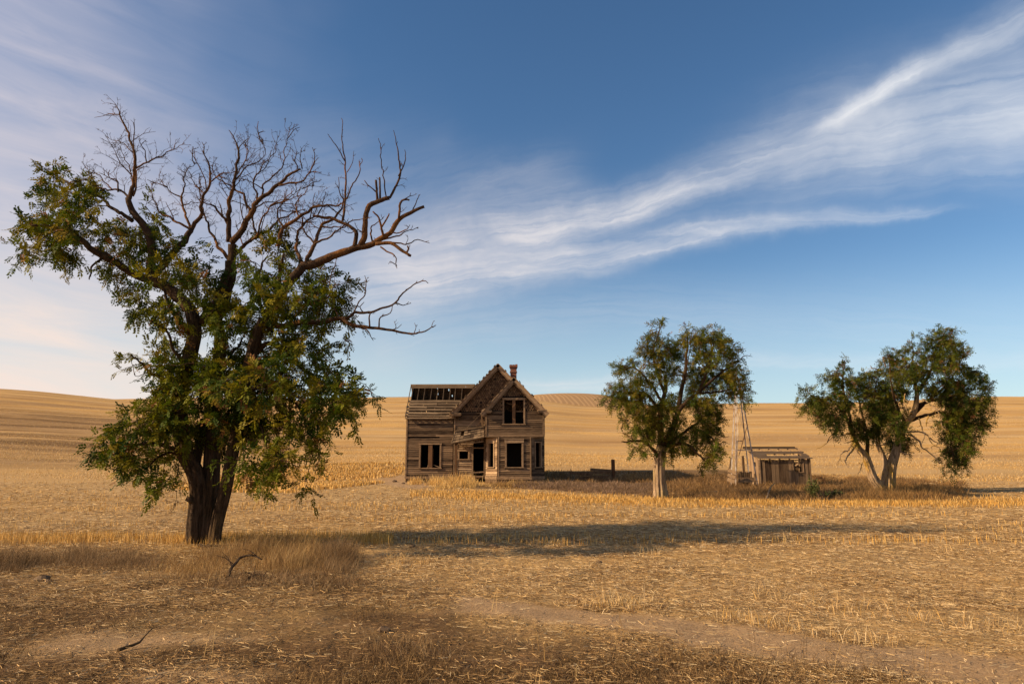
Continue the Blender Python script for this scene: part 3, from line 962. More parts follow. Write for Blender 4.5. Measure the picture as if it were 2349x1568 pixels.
# main forks
L_([(440, 715), (400, 672), (345, 640)], .12, .11, -.15, .1)
L_([(497, 735), (515, 690), (528, 640), (530, 594), (532, 560)], .11, .085, .3, .2)
L_([(460, 745), (490, 700), (511, 661), (528, 600)], .10, .08, -.1, .2)
L_([(607, 730), (630, 700), (655, 660), (693, 611)], .10, .10, -.25, -.3)
# left side
L_([(345, 640), (309, 630), (239, 588), (169, 538), (120, 520), (70, 515)], .095, .02, .1, -.6)
L_([(345, 640), (348, 600), (348, 571), (332, 523), (303, 484), (295, 454)], .11, .055, .1, .0)
L_([(239, 588), (215, 610), (205, 640)], .03, .012, -.2, -.5)
L_([(270, 600), (200, 560), (120, 555), (60, 550)], .035, .012, 0, .6)
L_([(303, 506), (275, 487), (244, 464), (230, 453), (194, 450), (150, 440)], .045, .012, .1, .6)
L_([(232, 453), (190, 432), (150, 415), (120, 400)], .03, .01, .5, .9)
L_([(345, 640), (370, 610), (407, 571), (430, 540), (438, 528)], .085, .055, .1, .5)
L_([(440, 770), (415, 740), (390, 700), (370, 650)], .05, .02, -.2, -.7)
L_([(430, 850), (400, 800), (380, 760), (345, 735)], .04, .012, -.3, -.9)
L_([(415, 930), (380, 880), (330, 840), (300, 815)], .05, .012, -.2, -.8)
L_([(424, 1035), (370, 1020), (310, 1020), (240, 1035), (200, 1042)], .05, .01, -.3, -.6)
L_([(424, 1040), (390, 1040), (350, 1060), (320, 1085)], .035, .01, .0, -.8)
L_([(440, 1000), (390, 965), (330, 960), (280, 985)], .045, .01, .3, .9)
# right side, lower
L_([(575, 820), (620, 790), (680, 830), (730, 870), (790, 890), (845, 895)], .06, .01, -.2, .3)
L_([(560, 900), (610, 880), (650, 890), (690, 915), (720, 925), (735, 950)], .05, .015, -.2, -.9)
L_([(545, 975), (590, 940), (640, 915), (680, 925), (705, 975), (720, 1040)], .045, .01, -.1, .6)
L_([(548, 960), (590, 970), (610, 1020), (600, 1080)], .03, .008, -.1, -.7)
L_([(690, 915), (715, 945), (740, 980)], .022, .008, -.8, -1.0)
L_([(531, 1050), (560, 1010), (590, 1010)], .025, .01, -.1, -.5)
L_([(500, 900), (470, 850), (440, 830)], .05, .012, .2, -.9)
L_([(505, 850), (540, 800), (560, 770)], .045, .012, .3, 1.2)
L_([(497, 735), (470, 700), (440, 690)], .04, .015, .3, 1.0)
L_([(620, 760), (600, 700), (590, 640), (610, 590)], .05, .015, -.2, .5)
L_([(650, 680), (640, 630), (650, 580)], .05, .02, -.3, -.8)
tw = []
D_ = lambda pts, r0, r1, dy0=0., dy1=0., **k_: tw.append(T.limb(pts, r0, r1, dy0, dy1, dead=True, **k_)) or tw[-1]
# bare top, left
D_([(297, 456), (306, 414), (310, 389), (306, 352), (298, 315), (281, 276), (270, 255), (261, 236)], .045, .006)
D_([(312, 386), (351, 369), (373, 355), (398, 344), (421, 330)], .02, .004, 0, -.4)
D_([(304, 350), (285, 330), (262, 322), (247, 315)], .012, .003, 0, .3)
D_([(300, 400), (280, 375), (265, 350), (255, 335)], .013, .003, 0, -.3)
D_([(308, 420), (295, 385), (283, 350), (275, 310)], .014, .003, 0, .5)
D_([(295, 454), (289, 447), (270, 436), (247, 436), (213, 428), (197, 410)], .03, .006, 0, .3)
D_([(272, 440), (268, 415), (250, 408), (252, 390)], .018, .006, .1, .0)
D_([(258, 436), (235, 410), (215, 395), (195, 385)], .014, .003, .1, .4)
D_([(305, 450), (312, 430), (312, 405)], .025, .012)
# bare middle
D_([(438, 529), (461, 490), (458, 465), (483, 417), (475, 366), (463, 347)], .05, .006, .5, .2)
D_([(438, 526), (424, 487), (419, 453), (424, 417), (430, 389), (450, 371)], .03, .005, .5, .9)
D_([(470, 445), (445, 420), (436, 395)], .016, .004, .4, .8)
D_([(483, 417), (505, 400), (530, 395), (560, 385)], .018, .004, .3, .0)
D_([(419, 453), (395, 440), (380, 425), (365, 400)], .018, .004, .8, 1.0)
D_([(438, 526), (400, 505), (370, 490), (352, 455), (350, 420)], .028, .005, .5, .9)
D_([(525, 555), (525, 503), (525, 454), (535, 418), (546, 362), (539, 327), (525, 299)], .06, .006, .2, -.1)
D_([(532, 555), (546, 538), (574, 496), (591, 467), (626, 432), (665, 401), (693, 387)], .075, .018, .2, -.4)
D_([(640, 425), (686, 415), (711, 397), (735, 394)], .022, .006, -.3, -.6)
D_([(693, 387), (690, 365), (688, 345)], .014, .004, -.4, -.4)
D_([(600, 455), (610, 420), (650, 380), (655, 340), (664, 296)], .022, .004, -.1, .4)
D_([(574, 496), (560, 450), (530, 430), (500, 410), (485, 380)], .03, .006, .1, .7)
D_([(535, 418), (560, 385), (590, 370), (610, 350), (600, 320)], .018, .004, 0, .6)
D_([(545, 400), (570, 350), (560, 330), (575, 310)], .014, .004, .2, .5)
D_([(590, 467), (585, 420), (600, 385), (630, 350), (640, 310)], .02, .004, .0, -.6)
D_([(528, 600), (500, 560), (480, 520), (465, 480), (455, 430)], .04, .006, .2, .8)
D_([(525, 520), (500, 480), (478, 470), (450, 460)], .03, .006, .2, -.5)
D_([(532, 590), (570, 555), (610, 530), (650, 500), (700, 480)], .045, .008, .2, .9)
D_([(560, 560), (590, 540), (600, 505), (625, 470), (660, 455)], .03, .006, .2, -.7)
D_([(590, 540), (580, 500), (600, 470), (640, 465), (690, 470)], .025, .005, .6, 1.1)
D_([(637, 566), (651, 524), (686, 499), (721, 475), (749, 471), (788, 466)], .045, .014, -.1, -.5)
D_([(651, 524), (640, 490), (660, 455), (700, 430)], .022, .005, -.1, .3)
D_([(686, 499), (680, 470), (700, 440), (720, 420)], .018, .004, -.2, .2)
D_([(700, 608), (721, 559), (738, 520), (777, 489), (791, 454)], .05, .012, -.3, .1)
D_([(690, 600), (680, 550), (700, 510), (730, 490), (745, 440)], .035, .006, -.3, .6)
D_([(721, 559), (700, 530), (690, 490), (650, 470)], .022, .005, -.2, .2)
D_([(738, 520), (760, 520), (790, 520), (810, 500)], .02, .005, -.1, -.5)
D_([(721, 559), (760, 540), (800, 510), (850, 500)], .025, .006, -.2, -.7)
# great right limb
D_([(693, 611), (721, 604), (756, 590), (791, 576), (827, 566), (862, 555), (893, 534), (918, 503), (942, 489), (974, 474)], .10, .030, -.3, -.5, amt=.06)
D_([(827, 562), (838, 538), (838, 496), (848, 471), (869, 461), (894, 454)], .062, .045, -.4, -.4, amt=.05)
D_([(894, 454), (908, 429), (918, 397), (915, 362), (911, 331), (904, 299)], .028, .006, -.4, -.3, amt=.05)
D_([(914, 404), (930, 373), (928, 345)], .015, .006, -.4, -.5)
D_([(866, 461), (864, 440), (862, 413)], .028, .022, -.4, -.5, amt=.03)
D_([(872, 456), (872, 430), (870, 407)], .024, .018, -.4, -.3, amt=.03)
D_([(886, 452), (876, 394), (872, 348), (869, 319)], .014, .006, -.4, -.6)
D_([(862, 440), (845, 425), (838, 415)], .014, .008, -.45, -.5)
D_([(813, 566), (816, 538), (806, 520), (778, 506), (749, 499), (721, 496)], .045, .025, -.4, -.2, amt=.06)
D_([(786, 506), (791, 464), (793, 397), (786, 327), (784, 271)], .028, .006, -.3, -.2, amt=.05)
D_([(791, 369), (767, 327), (751, 304)], .013, .005, -.25, -.4)
D_([(795, 457), (816, 415), (825, 385), (830, 362)], .016, .006, -.3, .0)
D_([(796, 395), (810, 370), (814, 350)], .009, .004, -.3, -.1)
D_([(862, 559), (897, 559), (918, 573), (942, 587)], .040, .026, -.45, -.6, amt=.06)
D_([(930, 582), (938, 570), (936, 560)], .022, .016, -.55, -.6)
D_([(873, 566), (897, 580), (908, 594), (906, 611)], .018, .008, -.45, -.7)
D_([(906, 606), (895, 600), (890, 608)], .010, .004, -.7, -.7)
D_([(897, 556), (930, 560), (960, 553), (985, 557)], .018, .005, -.5, -.4)
D_([(862, 552), (900, 545), (930, 530), (960, 520)], .022, .006, -.45, -.2)
D_([(915, 503), (918, 467), (928, 457), (938, 458)], .026, .018, -.5, -.6, amt=.05)
D_([(928, 457), (940, 448), (942, 440)], .012, .005, -.6, -.6)
D_([(946, 484), (955, 455), (964, 443)], .013, .005, -.5, -.4)
D_([(880, 545), (876, 524), (870, 500), (855, 485)], .028, .014, -.45, -.7, amt=.05)
D_([(876, 520), (890, 500), (892, 490)], .018, .012, -.6, -.6)
D_([(893, 534), (915, 530), (935, 525), (940, 515)], .016, .006, -.5, -.8)
D_([(855, 556), (850, 530), (860, 510), (880, 495)], .02, .006, -.4, .1)
D_([(838, 538), (820, 530), (800, 535), (780, 525)], .016, .005, -.4, -.2)
# lower right dead limb
D_([(607, 730), (637, 748), (665, 745), (693, 738), (739, 738), (778, 731), (820, 748), (869, 752), (922, 762), (967, 762), (999, 748)], .075, .008, -.25, -.9, amt=.05)
D_([(778, 731), (799, 727), (813, 717), (834, 717), (872, 710), (907, 692), (929, 668), (967, 643), (981, 648)], .035, .006, -.55, -.8, amt=.05)
D_([(848, 750), (848, 724), (853, 716)], .018, .010, -.7, -.8, amt=.03)
D_([(869, 752), (873, 727), (894, 717), (900, 700)], .016, .006, -.75, -.9, amt=.04)
D_([(813, 713), (838, 664), (841, 643), (836, 629)], .014, .005, -.6, -.3)
D_([(820, 748), (844, 759), (858, 780)], .016, .006, -.7, -1.0)
D_([(900, 756), (915, 750), (925, 740)], .010, .004, -.8, -.8)
D_([(950, 763), (955, 750), (952, 742)], .008, .003, -.85, -.85)
D_([(907, 694), (925, 700), (940, 695)], .014, .005, -.75, -.6)
D_([(834, 717), (825, 705), (835, 695)], .014, .006, -.6, -.7)
D_([(660, 744), (700, 700), (740, 690), (770, 650)], .03, .006, -.3, -.9)
D_([(778, 731), (760, 690), (770, 660), (745, 640)], .02, .005, -.5, .2)
# loose dead shoots at the left flank
D_([(345, 850), (315, 862), (305, 855)], .010, .004, -.8, -.9)
D_([(310, 860), (300, 830), (298, 812)], .008, .003, -.8, -.8)
D_([(412, 1040), (408, 1090), (402, 1130), (398, 1165)], .008, .003, -.5, -.7)
tw.insert(0, tw.pop())
for i, p in enumerate(tw[:-2]):
    ymid = p[:, 2].mean(); xm = p[:, 0].mean()
    right = xm > float(P(760, 500, 13.6)[0])
    if right: T.twigs(p, 3.2, .26, 1, .2, .1, .0075)
    else:
        if p[0, 3] > .017: T.twigs(p, 1.3, 1.15, 2, .3, .1, .014)
        T.twigs(p, 13.5, .58, 2, .4, .12, .0050)
clumps = [(120, 412, 34, 32), (150, 448, 58, 34), (200, 422, 40, 20), (185, 470, 55, 32), (62, 512, 42, 28), (100, 532, 62, 42), (72, 572, 42, 30), (160, 522, 62, 40), (150, 560, 50, 36),
          (200, 562, 52, 38), (240, 600, 52, 38), (212, 645, 30, 24), (270, 652, 42, 38), (290, 562, 62, 48), (335, 500, 56, 34), (320, 525, 60, 40), (250, 520, 46, 32), (370, 540, 40, 30),
          (400, 590, 52, 40), (430, 640, 58, 36), (388, 648, 72, 42), (470, 640, 48, 40), 
          (350, 692, 60, 42), (420, 700, 72, 44), (372, 758, 44, 48), (500, 718, 60, 38), (555, 700, 40, 34), (450, 735, 50, 30),
          (600, 600, 50, 48), (640, 568, 46, 40), (660, 590, 40, 40), (690, 640, 52, 46), (600, 680, 62, 50), (680, 692, 72, 50), (742, 662, 60, 46), (762, 708, 58, 40), (640, 742, 60, 38), (570, 740, 52, 44),
          (800, 768, 26, 18), (745, 745, 40, 22), (690, 770, 50, 30),
          (330, 832, 40, 34), (380, 850, 72, 58), (460, 852, 82, 58), (540, 832, 80, 50), (620, 830, 80, 58), (700, 860, 80, 56), (762, 880, 60, 42), (822, 892, 38, 26), (850, 906, 20, 16), (740, 820, 45, 36), (655, 790, 55, 40),
          (420, 930, 90, 58), (520, 922, 90, 58), (602, 930, 88, 58), (680, 925, 66, 44), (772, 930, 50, 32), (480, 880, 80, 50), (580, 880, 80, 50), (340, 905, 55, 40),
          (330, 960, 60, 34), (290, 1000, 70, 34), (228, 1040, 44, 16), (270, 1046, 66, 28), (350, 1040, 72, 38), (340, 1090, 44, 26), (380, 1094, 30, 26), (425, 1000, 70, 38), (395, 975, 70, 40), (265, 985, 40, 18),
          (500, 985, 80, 36), (580, 985, 60, 36), (460, 960, 80, 40), (540, 960, 60, 40),
          (640, 1000, 34, 44), (602, 1056, 38, 46), (590, 1098, 20, 22), (650, 1052, 36, 36), (700, 1000, 38, 46), (722, 1056, 28, 42), (708, 1102, 14, 14), (760, 980, 36, 36), (800, 950, 34, 28), (730, 955, 40, 30), (560, 1045, 26, 30)]
lv = T.foliage([(a, b_, c * .9, d * .92) for a, b_, c, d in clumps], 70., 1.35, .175, 5, GREENS, ODD, per=10, spray=(.2, .46), droop=.6, gap=.425, bias=lambda x, y: -.9 * (x > 540) * (y > 780) + .35 * (y < 600))
T.finish('locust_tree', 'biggest tree, bare dead limbs above a leafy lower crown, in tall dry grass', M_bark_big, M_bark_dead, lv)

# ------------------------------------------------------------------ the round tree in front of the windmill
def C5(x, y): return (1850 + x / 2.6127) * .73406, (980 + y / 2.6133) * .73408
def C6(x, y): return (2450 + x / 2.6133) * .73406, (1000 + y / 2.6133) * .73408
def cl(f, k, lst): return [f(x, y) + (rx * k, ry * k) for x, y, rx, ry in lst]


K5 = .28095
T = Tree(30.5, (1515, 1141), 202)
def LC(f, pts, *a, **k_): return T.limb([f(*p[:2]) + tuple(p[2:]) for p in pts], *a, **k_)
LC(C5, [(560, 1525), (556, 1440), (550, 1340), (548, 1250), (552, 1170), (570, 1080)], .285, .20, 0, 0, bole=True, k=11, seed=13, step=.06, ridge=.34, nside=64)
LC(C5, [(562, 1535), (559, 1490), (556, 1440)], .36, .275, 0, 0, bole=True, k=11, seed=13, step=.05, ridge=.34, nside=64)
LC(C5, [(552, 1190), (500, 1110), (420, 1040), (330, 1040), (240, 1045)], .09, .02, 0, -1.2)
LC(C5, [(565, 1120), (560, 960), (560, 800), (600, 620), (590, 500)], .16, .06, 0, .3)
LC(C5, [(570, 1100), (650, 950), (700, 800), (730, 640), (760, 480), (775, 300), (780, 180)], .16, .03, 0, -.3)
LC(C5, [(700, 800), (800, 700), (860, 650), (940, 480), (990, 260), (1000, 120)], .10, .02, -.2, -.9)
LC(C5, [(590, 640), (520, 450), (500, 300), (560, 110)], .08, .02, .2, .6)
LC(C5, [(560, 800), (470, 680), (380, 640), (250, 650), (160, 640)], .09, .02, .2, -.7)
LC(C5, [(560, 700), (450, 540), (350, 440), (260, 440)], .07, .02, .2, 1.2)
LC(C5, [(570, 1080), (700, 1060), (800, 1080), (870, 1150), (950, 1220)], .09, .02, 0, -1.2)
LC(C5, [(600, 1080), (760, 960), (900, 860), (1010, 760)], .09, .02, 0, 1.1)
LC(C5, [(860, 650), (1010, 520), (1130, 420), (1200, 380)], .07, .02, -.3, .8)
LC(C5, [(860, 650), (1000, 640), (1150, 620), (1250, 680)], .06, .015, -.3, .3)
LC(C5, [(820, 960), (920, 960), (1000, 1040), (1060, 1075)], .05, .015, 0, .8)
LC(C5, [(560, 950), (450, 900), (350, 870)], .06, .015, 0, 1.2)
for pts in ([(1190, 400), (1230, 350), (1270, 345), (1310, 350)], [(1200, 440), (1240, 470), (1280, 490)], [(1000, 960), (1060, 1000), (1110, 1010)], [(330, 1020), (290, 1000), (240, 940)], [(1200, 640), (1240, 700), (1300, 730)],
            [(720, 900), (690, 850), (660, 880)], [(860, 900), (900, 840), (860, 800)], [(440, 720), (400, 690), (380, 670)], [(760, 560), (820, 140), (860, 190)]):
    T.dead = MB(); p = LC(C5, pts, .022, .008, -.6, -1.0, dead=True)
    T.twigs(p, 5, .5, 1, .1, .2, .008); T.loose.append(T.dead); T.dead = MB()
c5 = [(565, 90, 25, 40), (510, 140, 48, 40), (500, 215, 48, 50), (600, 225, 40, 40), (430, 290, 66, 40), (560, 300, 80, 60), (665, 285, 58, 60), (260, 440, 68, 46), (330, 420, 68, 38), (420, 445, 80, 58), (530, 400, 80, 70), (680, 380, 70, 86),
      (170, 620, 58, 46), (240, 640, 68, 58), (150, 700, 46, 44), (220, 780, 46, 48), (300, 700, 80, 68), (400, 620, 80, 78), (330, 560, 58, 46), (480, 520, 80, 60), (600, 500, 80, 60), (700, 480, 60, 60), (785, 160, 30, 46), (780, 230, 56, 40),
      (850, 205, 50, 50), (905, 130, 26, 40), (995, 105, 18, 40), (960, 175, 60, 58), (1060, 205, 58, 48), (1120, 275, 58, 58), (900, 290, 90, 70), (1010, 320, 90, 78), (1150, 380, 58, 58), (1180, 480, 56, 58), (1060, 440, 90, 78), (900, 420, 100, 78),
      (830, 540, 90, 78), (960, 560, 90, 70), (1080, 560, 80, 68), (1190, 580, 66, 58), (1262, 682, 36, 36), (1220, 625, 48, 38), (1100, 650, 70, 46), (420, 760, 100, 78), (350, 860, 78, 68), (450, 900, 100, 88), (560, 800, 100, 88), (680, 760, 100, 78),
      (800, 700, 90, 78), (920, 680, 88, 66), (1000, 760, 58, 58), (1080, 780, 22, 22), (900, 800, 88, 78), (985, 880, 64, 78), (1040, 920, 36, 46), (860, 900, 78, 78), (700, 880, 60, 60), (400, 1000, 88, 68), (500, 1060, 88, 68), (600, 1000, 100, 88),
      (620, 1120, 66, 56), (350, 1100, 38, 46), (340, 1160, 18, 22), (430, 1100, 48, 38), (700, 1040, 80, 68), (900, 1000, 78, 78), (980, 1040, 56, 56), (1000, 1130, 46, 46), (1060, 1070, 22, 20), (900, 1120, 58, 58), (950, 1180, 46, 38), (980, 1240, 26, 26),
      (870, 1222, 22, 22), (800, 1080, 58, 56)]
G2 = [(.074, .094, .007), (.104, .114, .009), (.038, .056, .006), (.138, .128, .011), (.16, .118, .013)]
O2 = [(.20, .125, .035), (.18, .085, .03), (.24, .17, .04), (.15, .08, .03)]
lv = T.foliage(cl(C5, K5, c5), 78., 1.9, .24, 3, G2, O2, per=8, spray=(.18, .42), droop=.45, gap=.30, twig_r=.010, thick=1.6)
T.finish('locust_tree', 'full round green tree on one thick tan trunk in front of the windmill', M_bark_tan, M_bark_dead, lv)

# ------------------------------------------------------------------ the spreading tree beyond the shed
T = Tree(36.0, (2015, 1129), 303)
LC(C6, [(800, 1410), (770, 1345), (730, 1290), (700, 1200), (665, 1110), (610, 1050), (575, 980), (555, 900)], .26, .13, 0, -.4, bole=True, k=9, seed=23, step=.06, ridge=.30, nside=56)
LC(C6, [(850, 1410), (862, 1330), (868, 1250), (890, 1150), (920, 1060), (950, 960), (990, 850), (1050, 780), (1080, 680), (1090, 550)], .28, .10, 0, .3, bole=True, k=10, seed=24, step=.06, ridge=.30, nside=56)
LC(C6, [(822, 1400), (820, 1300), (830, 1180), (800, 1090), (768, 1010), (765, 930)], .17, .10, .1, .6, bole=True, k=7, seed=25, step=.07, ridge=.15, nside=30)
LC(C6, [(680, 1130), (680, 1040), (680, 960), (660, 850), (620, 700), (590, 560)], .12, .03, -.2, .6)
LC(C6, [(555, 900), (500, 780), (420, 680), (330, 640), (200, 640)], .10, .02, -.4, -.9)
LC(C6, [(555, 900), (520, 700), (480, 520), (500, 340)], .09, .02, -.4, .2)
LC(C6, [(765, 930), (750, 780), (740, 620), (760, 470)], .10, .02, .6, .9)
LC(C6, [(990, 850), (930, 720), (880, 560), (860, 320)], .10, .02, .2, -.5)
LC(C6, [(1085, 620), (1060, 420), (1050, 200)], .09, .02, .3, .9)
LC(C6, [(1090, 580), (1200, 420), (1280, 240), (1310, 100)], .10, .02, .3, -.3)
LC(C6, [(1060, 760), (1200, 640), (1350, 500), (1460, 300)], .11, .02, .3, .6)
LC(C6, [(1080, 700), (1250, 640), (1430, 600), (1600, 560)], .10, .02, .3, -.5)
LC(C6, [(1000, 830), (1150, 780), (1300, 760), (1420, 860), (1470, 980), (1470, 1120)], .10, .02, .3, .0)
LC(C6, [(1300, 760), (1350, 900), (1370, 1050), (1390, 1200)], .06, .015, .2, -.8)
LC(C6, [(1430, 620), (1560, 700), (1610, 800), (1600, 900)], .06, .015, .0, .3)
LC(C6, [(920, 1060), (930, 960), (900, 860)], .08, .03, .2, -.8)
dd = [[(1000, 915), (1100, 910), (1170, 940), (1200, 1000), (1260, 1040), (1295, 1095)], [(1030, 930), (1110, 990), (1130, 1040), (1190, 1080), (1250, 1140), (1268, 1165)],
      [(560, 918), (450, 940), (370, 970), (340, 1010), (260, 1055)], [(572, 985), (520, 1060), (470, 1080), (460, 1130), (432, 1170)], [(605, 1060), (640, 1115), (632, 1190), (606, 1255)], [(590, 1020), (520, 1110), (500, 1150), (530, 1200)],
      [(575, 970), (540, 990), (500, 1000)], [(950, 1070), (1000, 1090), (1060, 1085)], [(1100, 800), (1130, 880), (1150, 940), (1110, 1040)], [(1180, 780), (1160, 860), (1200, 920)], [(760, 1020), (830, 1010), (850, 970)],
      [(900, 1130), (880, 1200), (900, 1240)], [(440, 630), (470, 575), (525, 600), (530, 640)], [(620, 660), (680, 630), (700, 600)], [(990, 600), (980, 660), (1000, 740)], [(1130, 640), (1200, 690), (1260, 760), (1300, 880)], [(1150, 720), (1220, 740), (1290, 700)],
      [(830, 380), (810, 310), (800, 300)], [(760, 400), (720, 390), (705, 370)], [(1190, 960), (1230, 990), (1260, 1010), (1200, 1040)]]
for i, pts in enumerate(dd):
    T.dead = MB(); p = LC(C6, pts, .05 if i < 8 else .035, .010, -.5, -1.3, dead=True)
    T.twigs(p, 2.6, .55, 1, -.25, .2, .012); T.loose.append(T.dead); T.dead = MB()
c6 = [(180, 560, 24, 38), (165, 625, 38, 38), (250, 622, 66, 46), (200, 690, 56, 46), (320, 640, 70, 48), (290, 700, 68, 58), (288, 830, 42, 58), (318, 920, 22, 24), (350, 770, 48, 46), (400, 580, 58, 48), (350, 485, 38, 26), (410, 445, 58, 46), (480, 400, 34, 46),
      (500, 345, 13, 38), (470, 505, 50, 56), (560, 520, 56, 46), (600, 485, 48, 36), (690, 462, 58, 46), (760, 445, 56, 46), (620, 560, 80, 48), (720, 560, 80, 58), (830, 540, 80, 58), (858, 285, 34, 46), (870, 380, 66, 58), (930, 300, 56, 56), (920, 430, 80, 68), (1000, 400, 80, 78),
      (1050, 165, 15, 40), (1040, 255, 36, 46), (1100, 300, 66, 66), (1180, 185, 46, 46), (1250, 115, 46, 36), (1310, 85, 38, 28), (1350, 135, 56, 56), (1250, 200, 88, 68), (1380, 220, 66, 56), (1460, 250, 44, 36), (1200, 320, 90, 68), (1320, 330, 90, 78), (1420, 340, 56, 56),
      (1500, 290, 14, 28), (1100, 420, 80, 68), (1220, 440, 90, 78), (1350, 460, 90, 78), (1480, 430, 66, 56), (1560, 420, 54, 56), (1610, 500, 46, 46), (1640, 560, 36, 44), (1480, 540, 90, 78), (1560, 620, 78, 66), (1640, 660, 38, 46), (1620, 740, 56, 56), (1600, 830, 54, 56),
      (1588, 900, 36, 34), (1400, 600, 90, 78), (1300, 560, 80, 78), (1450, 700, 88, 68), (1350, 720, 66, 60), (1520, 760, 66, 56), (1400, 820, 84, 68), (1300, 860, 46, 56), (1380, 920, 76, 56), (1480, 900, 66, 66), (1490, 1000, 54, 66), (1380, 1020, 76, 66), (1500, 1080, 36, 36),
      (1350, 1100, 56, 56), (1440, 1130, 56, 46), (1480, 1180, 26, 22), (1320, 1180, 26, 26), (1385, 1225, 26, 22), (480, 640, 80, 58), (560, 680, 80, 58), (660, 660, 80, 68), (450, 760, 80, 58), (550, 780, 80, 58), (640, 780, 80, 68), (420, 880, 64, 36), (480, 860, 46, 36),
      (740, 680, 80, 68), (840, 640, 80, 68), (930, 560, 80, 68), (1000, 640, 46, 58), (740, 790, 80, 68), (840, 750, 80, 68), (930, 730, 66, 66), (640, 880, 68, 56), (740, 890, 80, 56), (840, 860, 80, 66), (930, 840, 66, 66), (890, 960, 66, 56), (920, 1020, 46, 46), (960, 920, 36, 36),
      (1020, 1030, 46, 30), (600, 940, 46, 36), (1000, 990, 38, 44), (1140, 520, 60, 60), (1200, 560, 60, 50)]
O3 = [(.24, .125, .045), (.22, .09, .035), (.25, .16, .04), (.18, .085, .03)]
G3 = [(.064, .084, .008), (.090, .100, .009), (.034, .052, .006), (.124, .112, .012)]
lv = T.foliage(cl(C6, K5, c6), 66., 2.2, .26, 3, G3, O3, per=8, spray=(.2, .5), droop=.75, gap=.28, twig_r=.011, thick=1.8)
T.finish('locust_tree', 'wide spreading green tree forked into leaning trunks beyond the shed', M_bark_lich, M_bark_lich, lv)
# ------------------------------------------------------------------ farmhouse
OFF = [0., 0., 0.]


def part(mb, name, mat, parent, label=None, smooth=False):
    mb.v = [(a - OFF[0], b - OFF[1], c - OFF[2]) for a, b, c in mb.v]
    o = mb.build(name, mat, parent, smooth)
    if label: o['label'] = label
    return o


def HP(cx, cy, Y):
    return P((1230 + cx / 3.6462) * .73406, (1110 + cy / 3.6465) * .73408, Y)


YF, YM = 48.5, 50.1
hx = lambda cx, Y=YF: float(HP(cx, 950, Y)[0])
hz = lambda cy, Y=YF: float(HP(1346, cy, Y)[2])

M_side = wood('weathered_siding', (.028, .015, .008), (.29, .185, .105))
M_trim = wood('weathered_trim', (.07, .04, .021), (.38, .25, .145), (3, 3, 9))
M_vert = wood('weathered_planks', (.05, .028, .015), (.30, .195, .11), (26, 26, 1.3))
M_roofw = wood('grey_roof_boards', (.03, .018, .011), (.27, .185, .11))
M_shing = wood('brown_shingles', (.022, .011, .006), (.24, .14, .07), (14, 14, 5))
M_mull = wood('reddish_post_wood', (.06, .028, .012), (.24, .125, .06), (26, 26, 1.6))
M_pale = wood('pale_and_sunlit_boards', (.13, .075, .04), (.46, .31, .18), (2, 2, 22))  # also stands in for sunlight on the bay's left angled face
M_in, _n, _b = material('dark_interior'); _b.inputs['Base Color'].default_value = (.014, .009, .006, 1)  # near-black colour carries the shade of the unlit rooms
M_brick, n, b = material('red_chimney_brick')
bt = n.new('ShaderNodeTexBrick'); bt.inputs['Scale'].default_value = 1.0
bt.inputs['Brick Width'].default_value = .21; bt.inputs['Row Height'].default_value = .075; bt.inputs['Mortar Size'].default_value = .008
bt.inputs['Color1'].default_value = (.36, .10, .045, 1); bt.inputs['Color2'].default_value = (.22, .06, .03, 1); bt.inputs['Mortar'].default_value = (.20, .15, .12, 1)
_c = n.new('ShaderNodeTexCoord').outputs['Object']
_s = n.new('ShaderNodeSeparateXYZ'); n.l.new(_c, _s.inputs[0]); _k = n.new('ShaderNodeCombineXYZ')
n.l.new(n.math('ADD', _s.outputs[0], _s.outputs[1]), _k.inputs[0]); n.l.new(_s.outputs[2], _k.inputs[1]); n.l.new(_k.outputs[0], bt.inputs['Vector'])
n.l.new(n.mix(n.math('MULTIPLY', n.mapr(n.noise(_c, 6, 4), .4, .7), .5), bt.outputs[0], (.14, .07, .05)), b.inputs['Base Color'])
n.l.new(n.bump(n.math('SUBTRACT', n.noise(_c, 18, 5), bt.outputs[1]), .8, .02), b.inputs['Normal'])


class Face:
    """an upright wall: origin corner, horizontal unit direction, outward normal"""
    def __init__(s, o, u):
        s.o = Vector(o); s.u = Vector(u).normalized(); s.n = Vector((s.u.y, -s.u.x, 0))

    def p(s, u, z, d=0.):
        v = s.o + s.u * u + s.n * d
        return (v.x, v.y, z)

    def box(s, mb, u0, u1, z0, z1, d0, d1, tone=None, skew=0., dz=0.):
        """d0 inner, d1 outer; skew raises the u1 end"""
        mb.hexa([s.p(u0, z0, d1), s.p(u1, z0 + skew, d1), s.p(u1, z0 + skew, d0), s.p(u0, z0, d0),
                 s.p(u0, z1, d1), s.p(u1, z1 + skew + dz, d1), s.p(u1, z1 + skew + dz, d0), s.p(u0, z1, d0)], tone)


def cut(segs, a, b_):
    out = []
    for s0, s1 in segs:
        if b_ <= s0 or a >= s1: out.append((s0, s1)); continue
        if a > s0: out.append((s0, a))
        if b_ < s1: out.append((b_, s1))
    return out


